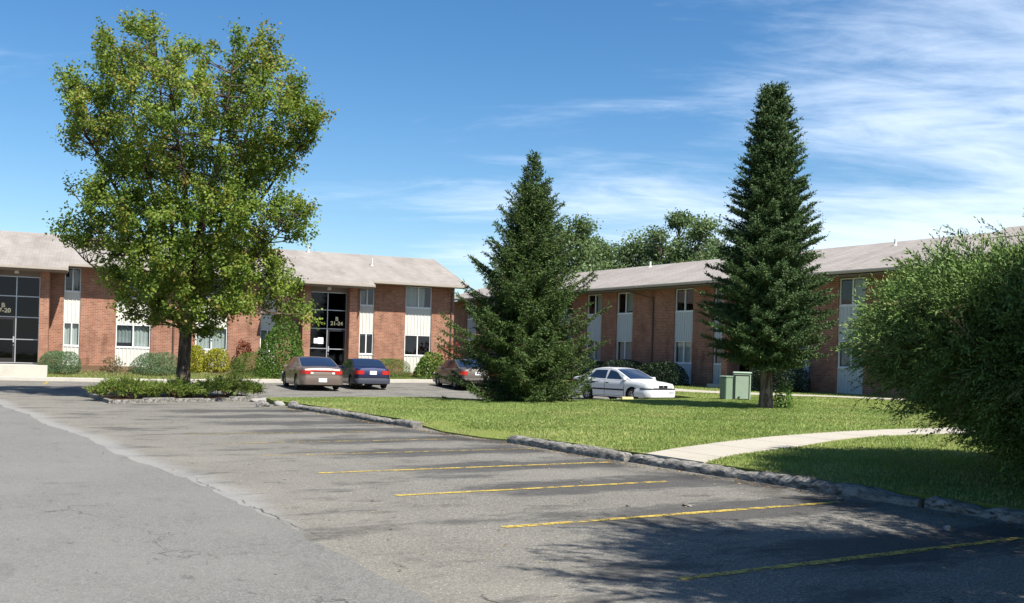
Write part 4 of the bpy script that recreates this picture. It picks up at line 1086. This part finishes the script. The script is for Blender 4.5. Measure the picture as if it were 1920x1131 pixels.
def cabinet(loc, rz, w, d, h, label, mat, panel):
    root = empty('utility_cabinet', loc, rz, label, 'utility box')
    b = MB(); b.box(-w/2, w/2, -d/2, d/2, -.1, h-.03); b.build('body', mat, root, bevel=.025)
    l = MB(); l.prism_x([(-d/2-.02, h-.028), (-d/2-.02, h), (-d/2+.05, h+.03), (d/2-.05, h+.03), (d/2+.02, h), (d/2+.02, h-.028)], -w/2-.02, w/2+.02); l.build('lid', mat, root, bevel=.008)
    if panel:
        p = MB(); p.box(-w/2+.06, w/2-.085, -d/2-.022, -d/2-.003, .06, h-.135); p.build('door', mat, root, bevel=.03)
        g = MB(); g.box(-w/2+.022, w/2-.045, -d/2-.008, -d/2-.001, .03, h-.085); g.build('door_gap', M['black'], root)
        k = MB(); k.box(-.14, -.08, -d/2-.05, -d/2-.024, .10, .15); k.build('latch', M['black'], root)
    else:
        p = MB(); p.box(-w/2+.03, w/2-.03, -d/2-.012, -d/2-.002, .06, h-.1); p.build('door', mat, root, bevel=.01)
    return root
cabinet((8.55, 38.0, z_lawn(8.55, 38.0)-.02), R(-8), .62, .50, 1.03, 'taller pale green utility box left of the fir trunk', M['cabinet'], True)
cabinet((8.02, 38.0, z_lawn(8.0, 38.0)-.02), R(-68), .42, .40, .88, 'shorter green utility box at the left of the taller one, its near side in shade', M['cabinet2'], False)

# ------------------------------------------------------------------ cars
def lerp_prof(prof, x): return float(np.interp(x, [p[0] for p in prof], [p[1] for p in prof]))
def car(name, loc, heading, pitch, label, cat, L, W, H, paint, top, roof, wb, xw, belt_glass, wheel_r=.31, lowcut=.21, bump_m=None, bump=(.33,.52), stripe_z=None, spec=None):
    """x forward. top: (x,z) of the hood/belt/deck line; roof: (x,z) of the cabin line; xw: (rear base, rear top, front top, front base) of the glasshouse"""
    root = empty(name, loc, heading, label, cat); root.rotation_euler = (0, pitch, heading)
    xf = wb[0]; xr = wb[1]; ar = wheel_r+.065
    def hw(x):
        e = abs(x)/(L/2); return W/2*(1-.055*max(0, (e-.45)/.55)**2)*(1-.16*max(0, (e-.88)/.12)**2)
    def zb(x):
        z = lowcut + .07*max(0, (abs(x)/(L/2)-.8)/.2)
        for xc in (xf, xr):
            if abs(x-xc) < ar: z = max(z, wheel_r+math.sqrt(ar*ar-(x-xc)**2))
        return z
    zt = lambda x: lerp_prof(top, x)
    def sy(x, z):                                # side skin
        t = zt(x); k = (z-.58)/.5
        return hw(x)*(1-.035*k*k-(.05*max(0, (z-(t-.16))/.16)**2))
    xs = sorted(set([round(v, 3) for v in np.linspace(-L/2, L/2, 64)] + [round(xc+q*ar, 3) for xc in (xf, xr) for q in (-1.001, -.999, -.95, -.85, -.7, -.5, -.25, 0, .25, .5, .7, .85, .95, .999, 1.001)]))
    body = MB(); rows = []; nr = 9; nc = 10
    for x in xs:
        z0, z1 = zb(x), zt(x); row = []
        for j in range(nr):
            z = z0+(z1-z0)*j/(nr-1); row.append((x, -sy(x, z), z))
        yt = sy(x, z1)
        for j in range(1, nc):
            f = -1+2*j/nc; row.append((x, yt*f, z1+.045*(1-f*f)))
        for j in range(nr)[::-1]:
            z = z0+(z1-z0)*j/(nr-1); row.append((x, sy(x, z), z))
        rows.append(row)
    body.grid(rows)
    m = len(rows[0]); b = len(body.v); body.f.append(tuple(range(m))); body.f.append(tuple(range(b-m, b))[::-1])
    # cabin
    x0, x1, x2, x3 = xw
    zr = lambda x: lerp_prof(roof, x)
    bt = lambda x: zt(x)-.02
    def cy(x, z):
        bz = bt(x); k = min(1, max(0, (z-bz)/(H-bz))); b_ = sy(x, zt(x))*.985
        return b_ + (W*.385-b_)*k**1.15
    def cpt(x, f):                              # top/windscreen surface point, f -1..1
        z = zr(x); y = cy(x, z)*f; return Vector((x, y, z+.035*(1-f*f)*min(1, (z-bt(x))/.2)))
    cab = MB(); rows = []
    for x in np.unique(np.concatenate([np.linspace(x0, x1, 10), np.linspace(x1, x2, 14), np.linspace(x2, x3, 10)])):
        z1 = zr(x); z0 = min(bt(x), z1); row = []
        for j in range(6): z = z0+(z1-z0)*j/6; row.append((x, -cy(x, z), z))
        for j in range(11): row.append(tuple(cpt(x, -1+2*j/10)))
        for j in range(6)[::-1]: z = z0+(z1-z0)*j/6; row.append((x, cy(x, z), z))
        rows.append(row)
    cab.grid(rows)
    bo = body.build('body', paint, root, smooth=True, angle=28)
    cab.build('cabin', paint, root, smooth=True, angle=30)
    un = MB(); un.box(-L/2+.25, L/2-.25, -W/2+.12, W/2-.12, .17, .55); un.build('underbody', M['under'], root)
    gl = M['carglass']
    def screen(nm, xa, xb, f=.93):
        g = MB(); rows = []
        for x in np.linspace(xa, xb, 8):
            row = []
            for q in np.linspace(-f, f, 11):
                p = cpt(x, q); dx = .01; t = cpt(x+dx, q)-cpt(x-dx, q); nrm = t.cross(Vector((0, 1, 0)));
                nrm = nrm if nrm.z > 0 else -nrm
                row.append(p+nrm.normalized()*.007)
            rows.append(row)
        g.grid(rows); return g.build(nm, gl, root, smooth=True)
    screen('windscreen', x2+.06, x3-.10); screen('rear_window', x0+.12, x1-.05)
    def side_win(xa, xb, slant_a, slant_b, sg):
        g = MB(); rows = []
        for k in range(13):
            fx = k/12; row = []
            for j in range(7):
                fz = j/6
                x = xa+(xb-xa)*fx + (slant_a*(1-fx)+slant_b*fx)*fz
                zlo = bt(x)+.045; zhi = min(zr(x)-.075, H-.085)
                z = zlo+(max(zlo+.005, zhi)-zlo)*fz
                row.append((x, sg*(cy(x, z)+.006), z))
            rows.append(row)
        g.grid(rows); g.build('side_window', gl, root, smooth=True)
    for sg in (-1, 1):
        for w in belt_glass: side_win(*w, sg)
    # doors as skins with a gap, and their handles
    xm = belt_glass[0][0]-.05
    for sg in (-1, 1):
        for (xa, xb) in ((xm, xf-ar-.10), (xr+ar*.72, xm-.02)):
            g = MB(); rows = []
            for x in np.linspace(xa, xb, 12):
                z0 = max(zb(x), lowcut)+.06; z1 = zt(x)-.035
                rows.append([(x, sg*(sy(x, z0+(z1-z0)*j/7)+.007), z0+(z1-z0)*j/7) for j in range(8)])
            g.grid(rows); d = g.build('door', paint, root, smooth=True)
            sm = MB(); rows = []
            for x in np.linspace(xa-.018, xb+.018, 12):
                z0 = max(zb(x), lowcut)+.045; z1 = zt(x)-.022
                rows.append([(x, sg*(sy(x, z0+(z1-z0)*j/7)+.0035), z0+(z1-z0)*j/7) for j in range(8)])
            sm.grid(rows); sm.build('door_seam', M['black'], d, smooth=True)
            h = MB(); zz = zt(xa)-.15; yy = sy(xa, zz)+.012
            h.box(xa+.07, xa+.22, min(sg*yy, sg*(yy+.025)), max(sg*yy, sg*(yy+.025)), zz-.02, zz+.02); h.build('handle', M['black'], d)
            if stripe_z:
                t = MB(); rows = []
                for x in np.linspace(xa, xb, 10): rows.append([(x, sg*(sy(x, z)+.016), z) for z in stripe_z])
                t.grid(rows); t.build('trim_strip', M['black'], d)
    # things that wrap round an end: bumpers, lights
    def plan(end, n=40, reach=.75):
        pts = []
        for k in range(n+1):
            x = L/2-reach+reach*math.sin(k/n*math.pi/2); pts.append((x*end, hw(x)))
        h = pts[-1][1]; m_ = 14
        for k in range(1, m_): pts.append((L/2*end, h*(1-2*k/m_)))
        return pts+[(p[0], -p[1]) for p in pts[:n+1][::-1]]
    def band(nm, end, z0, z1, f0, f1, out, mat, reach=.75, sm=True, bulge=0.):
        pts = plan(end, reach=reach); cum = [0]
        for a, b_ in zip(pts, pts[1:]): cum.append(cum[-1]+math.dist(a, b_))
        T = cum[-1]; g = MB(); rows = []; n = max(6, int(60*(f1-f0)))
        def at(s):
            x = float(np.interp(s, cum, [p[0] for p in pts])); y = float(np.interp(s, cum, [p[1] for p in pts])); return Vector((x, y))
        for k in range(n+1):
            s = T*(f0+(f1-f0)*k/n); p = at(s); tg = (at(min(T, s+.03))-at(max(0, s-.03))).normalized(); nn = Vector((tg.y, -tg.x)); 
            if nn.x*end < 0 and abs(tg.y) > .3: nn = -nn
            if abs(tg.y) <= .3 and nn.y*p.y < 0: nn = -nn
            q = p+nn*out; i_ = p-nn*.05; zm = (z0+z1)/2; qb = p+nn*(out+bulge)
            rows.append([(i_.x, i_.y, z0), (q.x, q.y, z0), (qb.x, qb.y, z0+(z1-z0)*.3), (qb.x, qb.y, z0+(z1-z0)*.7), (q.x, q.y, z1), (i_.x, i_.y, z1)])
        g.grid(rows); b2 = len(g.v); g.f.append(tuple(range(6))); g.f.append(tuple(range(b2-6, b2)))
        return g.build(nm, mat, root, smooth=sm, angle=40)
    bm_ = bump_m or paint
    band('bumper', 1, bump[0]-.06, bump[1], 0, 1, .03, bm_, bulge=.02); band('bumper', -1, bump[0]-.06, bump[1], 0, 1, .03, bm_, bulge=.02)
    spec(band, root, sy, hw, zt, paint)
    # mirrors
    for sg in (-1, 1):
        mm = MB(); x = x3-.32; z = zt(x)+.07; y = cy(x, z)
        P8 = [Vector((x+dx_, sg*(y+dy_), z+dz_)) for dx_ in (-.06, .08) for dy_ in (.02, .20) for dz_ in (-.06, .07)]
        mm.add(P8, [(0,1,3,2),(4,6,7,5),(0,4,5,1),(2,3,7,6),(0,2,6,4),(1,5,7,3)]); mm.build('mirror', paint, root, bevel=.03, smooth=True)
    # wheels
    for xc in (xf, xr):
        for sg in (-1, 1):
            t = MB(); prof = [(.0, wheel_r*.62), (-.01, wheel_r*.9), (.02, wheel_r*.985), (.06, wheel_r), (.15, wheel_r), (.19, wheel_r*.97), (.20, wheel_r*.62)]
            n = 28; y0 = W/2-.205; rows = []
            for k in range(n+1):
                a = 2*math.pi*k/n; rows.append([(xc+r*math.cos(a), sg*(y0+.2-w_), wheel_r+r*math.sin(a)) for w_, r in prof])
            t.grid(rows); w = t.build('wheel', M['rubber'], root, smooth=True)
            rm = MB(); rr = wheel_r*.64; yy = y0+.185
            for k in range(7):
                a = 2*math.pi*k/7; a0, a1 = a-.20, a+.20
                rm.add([(xc, sg*(yy+.005), wheel_r), (xc+rr*math.cos(a0), sg*(yy-.01), wheel_r+rr*math.sin(a0)), (xc+rr*math.cos(a1), sg*(yy-.01), wheel_r+rr*math.sin(a1))], [(0,1,2)])
            rows = [[(xc+q*math.cos(2*math.pi*k/n), sg*(yy-dd_), wheel_r+q*math.sin(2*math.pi*k/n)) for q, dd_ in ((rr*.88, .012), (rr*1.0, .0), (rr*1.02, .03))] for k in range(n+1)]
            rm.grid(rows)
            rows = [[(xc+q*math.cos(2*math.pi*k/n), sg*(yy+dd_), wheel_r+q*math.sin(2*math.pi*k/n)) for q, dd_ in ((.002, .014), (rr*.3, .01), (rr*.32, -.03))] for k in range(n+1)]
            rm.grid(rows); rm.build('rim', M['rim'], w)
            bk = MB(); bk.tube([(xc, sg*(yy-.06), wheel_r), (xc, sg*(yy-.03), wheel_r)], rr*.98, 20); bk.build('brake_drum', M['under'], w)
    return root

def plate(root, x, z, end, w=.31, h=.16):
    p = MB(); xa, xb = sorted((x, x+.012*end)); p.box(xa, xb, -w/2, w/2, z-h/2, z+h/2); p.build('licence_plate', M['plate'], root, bevel=.004)

P_tan = car_paint('tan_car_paint', (.20,.155,.125), .5); P_blue = car_paint('blue_car_paint', (.010,.016,.065), .3); P_grey = car_paint('taupe_car_paint', (.12,.10,.08), .45); P_white = car_paint('white_car_paint', (.70,.71,.71), 0)
hA = math.atan2(.9239, -.3827)

def spec_tan(band, root, sy, hw, zt, paint):
    L = 5.16
    band('tail_light', -1, .70, .86, .04, .30, .012, M['red'], .45); band('tail_light', -1, .70, .86, .70, .96, .012, M['red'], .45)
    band('light_bar', -1, .82, .875, .30, .70, .012, M['red'], .45)
    band('reverse_lamp', -1, .705, .79, .29, .335, .018, M['clear'], .45); band('reverse_lamp', -1, .705, .79, .665, .71, .018, M['clear'], .45)
    plate(root, -L/2-.055, .44, -1, .36, .17)
    band('head_light', 1, .58, .70, .12, .30, .012, M['clear'], .45); band('head_light', 1, .58, .70, .70, .88, .012, M['clear'], .45)
car('parked_car', (-9.20, 46.95, z_lot(-9.20, 46.95)), hA, 0, 'tan sedan seen from behind with a full width red tail light bar', 'car', 5.16, 1.90, 1.43, P_tan,
    [(-2.58,.74),(-2.53,.90),(-2.3,.98),(-1.75,1.01),(-.9,.98),(.6,.92),(1.2,.90),(1.9,.80),(2.4,.66),(2.58,.52)],
    [(-2.0,.98),(-1.55,1.15),(-.85,1.37),(-.4,1.43),(.25,1.42),(.65,1.33),(1.15,1.08),(1.5,.90)], (1.45,-1.42), (-2.0,-.75,.35,1.5),
    [(-.12,1.05,.15,-.42),(-1.15,-.20,.28,.06)], .33, bump=(.30,.62), spec=spec_tan)
def spec_blue(band, root, sy, hw, zt, paint):
    L = 4.30
    band('tail_light', -1, .66, .84, .06, .30, .012, M['red'], .35); band('tail_light', -1, .66, .84, .70, .94, .012, M['red'], .35)
    plate(root, -L/2-.008, .74, -1, .32, .17)
    band('rear_trim', -1, .52, .55, .04, .96, .05, M['black'], .5)
    ex = MB(); ex.tube([(-L/2-.04,.45,.2),(-L/2+.4,.45,.2)], .03, 8); ex.build('exhaust', M['metal'], root)
    band('head_light', 1, .58, .70, .12, .32, .012, M['clear'], .4); band('head_light', 1, .58, .70, .68, .88, .012, M['clear'], .4)
car('parked_car', (-7.15, 48.85, z_lot(-7.15, 48.85)), hA, 0, 'dark blue compact sedan seen from behind, parked between the tan sedan and the clipped hedge', 'car', 4.30, 1.69, 1.35, P_blue,
    [(-2.15,.72),(-2.11,.90),(-1.9,.945),(-1.4,.955),(-.7,.93),(.5,.89),(.95,.88),(1.6,.78),(2.05,.66),(2.15,.52)],
    [(-1.62,.94),(-1.25,1.12),(-.85,1.29),(-.5,1.35),(.1,1.345),(.45,1.29),(.9,1.05),(1.2,.88)], (1.25,-1.25), (-1.62,-.72,.2,1.2),
    [(-.1,.82,.1,-.40),(-.98,-.16,.20,.03)], .29, bump=(.30,.50), bump_m=plain('dark_bumper', (.05,.055,.075), .45), spec=spec_blue)
def spec_grey(band, root, sy, hw, zt, paint):
    L = 4.45
    band('tail_light', -1, .68, .86, .05, .27, .012, M['red'], .4); band('tail_light', -1, .68, .86, .73, .95, .012, M['red'], .4)
    band('indicator', -1, .685, .79, .05, .13, .016, M['amber'], .4); band('indicator', -1, .685, .79, .87, .95, .016, M['amber'], .4)
    plate(root, -L/2-.008, .76, -1)
    band('head_light', 1, .58, .70, .12, .32, .012, M['clear'], .4); band('head_light', 1, .58, .70, .68, .88, .012, M['clear'], .4)
car('parked_car', (-2.45, 51.0, z_lot(-2.45, 51.0)), hA, 0, 'taupe sedan half hidden behind the left branches of the spruce', 'car', 4.45, 1.74, 1.40, P_grey,
    [(-2.22,.74),(-2.17,.92),(-1.95,.985),(-1.4,.99),(-.7,.96),(.5,.92),(1.0,.90),(1.7,.80),(2.1,.66),(2.22,.52)],
    [(-1.7,.98),(-1.3,1.16),(-.85,1.34),(-.45,1.40),(.15,1.395),(.5,1.33),(.95,1.08),(1.25,.91)], (1.30,-1.28), (-1.7,-.72,.25,1.25),
    [(-.1,.85,.1,-.40),(-1.0,-.16,.22,.03)], .31, bump=(.30,.54), stripe_z=(.50,.55), spec=spec_grey)
def spec_white(band, root, sy, hw, zt, paint):
    L = 4.66
    band('grille', 1, .635, .75, .385, .615, .014, M['black'], .4); band('head_light', 1, .64, .75, .25, .38, .016, M['clear'], .4); band('head_light', 1, .64, .75, .62, .75, .016, M['clear'], .4)
    band('bumper_strip', 1, .575, .62, .05, .95, .040, M['black'], .6)
    band('indicator', 1, .43, .49, .25, .37, .058, plain('grey_lens', (.35,.36,.36), .3), .5); band('indicator', 1, .43, .49, .63, .75, .058, M['clear'], .5)
    band('tail_light', -1, .68, .86, .06, .3, .012, M['red'], .4); band('tail_light', -1, .68, .86, .70, .94, .012, M['red'], .4)
    bd_ = MB(); bd_.tube([(L/2+.016,0,.69),(L/2+.03,0,.69)], .035, 10); bd_.build('badge', M['metal'], root)
    # dark swoosh on the rear door and quarter
    for sg in (-1, 1):
        g = MB(); rows = []
        for k in range(15):
            f = k/14; x = -1.50+1.05*f; zc = .80-.10*f*(1-f)*2+.05*f; hgt = .050*(1-f)**.6*(min(1, f*5+.3))+.006
            rows.append([(x, sg*(sy(x, zc-hgt)+.018), zc-hgt), (x, sg*(sy(x, zc+hgt*.4)+.018), zc+hgt*.4)])
        g.grid(rows); g.build('decal', plain('decal_grey', (.05,.065,.075), .5), root)
car('parked_car', (4.72, 43.75, .0), math.atan2(-.766, .643), 0, 'white four door sedan facing the lawn, right of the spruce', 'car', 4.66, 1.73, 1.40, P_white,
    [(-2.33,.74),(-2.28,.93),(-2.05,.98),(-1.5,.98),(-.7,.94),(.5,.92),(1.0,.92),(1.7,.87),(2.22,.79),(2.33,.70)],
    [(-1.75,.97),(-1.4,1.15),(-1.0,1.34),(-.7,1.40),(.05,1.395),(.32,1.35),(.85,1.12),(1.28,.92)], (1.40,-1.25), (-1.75,-.95,.2,1.28),
    [(-.12,.92,.12,-.42),(-1.28,-.19,.42,.04)], .30, bump=(.32,.57), stripe_z=(.48,.545), spec=spec_white)

# ------------------------------------------------------------------ light, sky, camera
EL, AZ = R(53), R(44)                     # sun from behind and to the right of the viewer
sd = Vector((math.sin(AZ)*math.cos(EL), -math.cos(AZ)*math.cos(EL), math.sin(EL)))
li = bpy.data.lights.new('sun', 'SUN'); li.energy = 5.0; li.angle = R(.5); li.color = (1, .955, .88)
so = bpy.data.objects.new('sun', li); link(so); so.rotation_euler = sd.to_track_quat('Z', 'Y').to_euler(); so.location = (30, -30, 60)

w = bpy.data.worlds.new('World'); scene.world = w; w.use_nodes = True; nt = w.node_tree; g = N(nt)
bg = nt.nodes['Background']; sky = g.n('ShaderNodeTexSky', sky_type='NISHITA'); sky.sun_disc = False
sky.sun_elevation = EL; sky.sun_rotation = math.pi - AZ; sky.air_density = 1.0; sky.dust_density = .4; sky.ozone_density = 2.2; sky.altitude = 200
d = g.coords('Generated'); sp = g.n('ShaderNodeSeparateXYZ'); g.l(d, sp.inputs[0])
zz = g.math('MAXIMUM', sp.outputs[2], .0); den = g.math('ADD', zz, .16)
px_ = g.math('DIVIDE', sp.outputs[0], den); py_ = g.math('DIVIDE', sp.outputs[1], den)
cb = g.n('ShaderNodeCombineXYZ'); g.l(px_, cb.inputs[0]); g.l(py_, cb.inputs[1])
mp = g.n('ShaderNodeMapping'); g.l(cb.outputs[0], mp.inputs[0]); mp.inputs['Rotation'].default_value = (0, 0, R(24)); mp.inputs['Scale'].default_value = (.75, 1.9, 1); mp.inputs['Location'].default_value = (3.1, 1.7, 0)
n1 = g.noise(mp.outputs[0], 1.15, 9, .60, .7); n2 = g.noise(mp.outputs[0], .55, 4, .55, .3); n3 = g.noise(mp.outputs[0], 4.0, 8, .65, 1.1)
side = g.ramp(sp.outputs[0], -.32, .38)
low = g.ramp(sp.outputs[2], .34, .02)
cov = g.math('ADD', g.math('MULTIPLY', side, .13), g.math('MULTIPLY', g.math('MULTIPLY', low, g.ramp(sp.outputs[0], -.2, .1)), .20))
v = g.math('ADD', g.math('ADD', g.math('MULTIPLY', n1, .52), g.math('MULTIPLY', n2, .30)), g.math('ADD', g.math('MULTIPLY', n3, .18), cov))
cl = g.ramp(v, .56, .86)
cl = g.math('MULTIPLY', cl, .86)
col = g.mix(cl, sky.outputs[0], (7.6, 8.4, 9.6))
hs = g.n('ShaderNodeHueSaturation'); hs.inputs['Saturation'].default_value = 1.31; hs.inputs['Value'].default_value = 1.30; g.l(col, hs.inputs['Color'])
g.l(hs.outputs[0], bg.inputs[0]); bg.inputs[1].default_value = .060

cam = bpy.data.cameras.new('camera'); co = bpy.data.objects.new('camera', cam); link(co)
cam.sensor_width = 36; cam.lens = 36; cam.shift_y = .0557; cam.clip_start = .1; cam.clip_end = 3000
co.matrix_world = Matrix.Translation((0, 0, 1.68)) @ Matrix.Rotation(R(90), 4, 'X') @ Matrix.Rotation(math.atan(.0285), 4, 'Z')
scene.camera = co
vs = scene.view_settings; vs.view_transform = 'Standard'; vs.look = 'None'; vs.exposure = .92; vs.gamma = 1
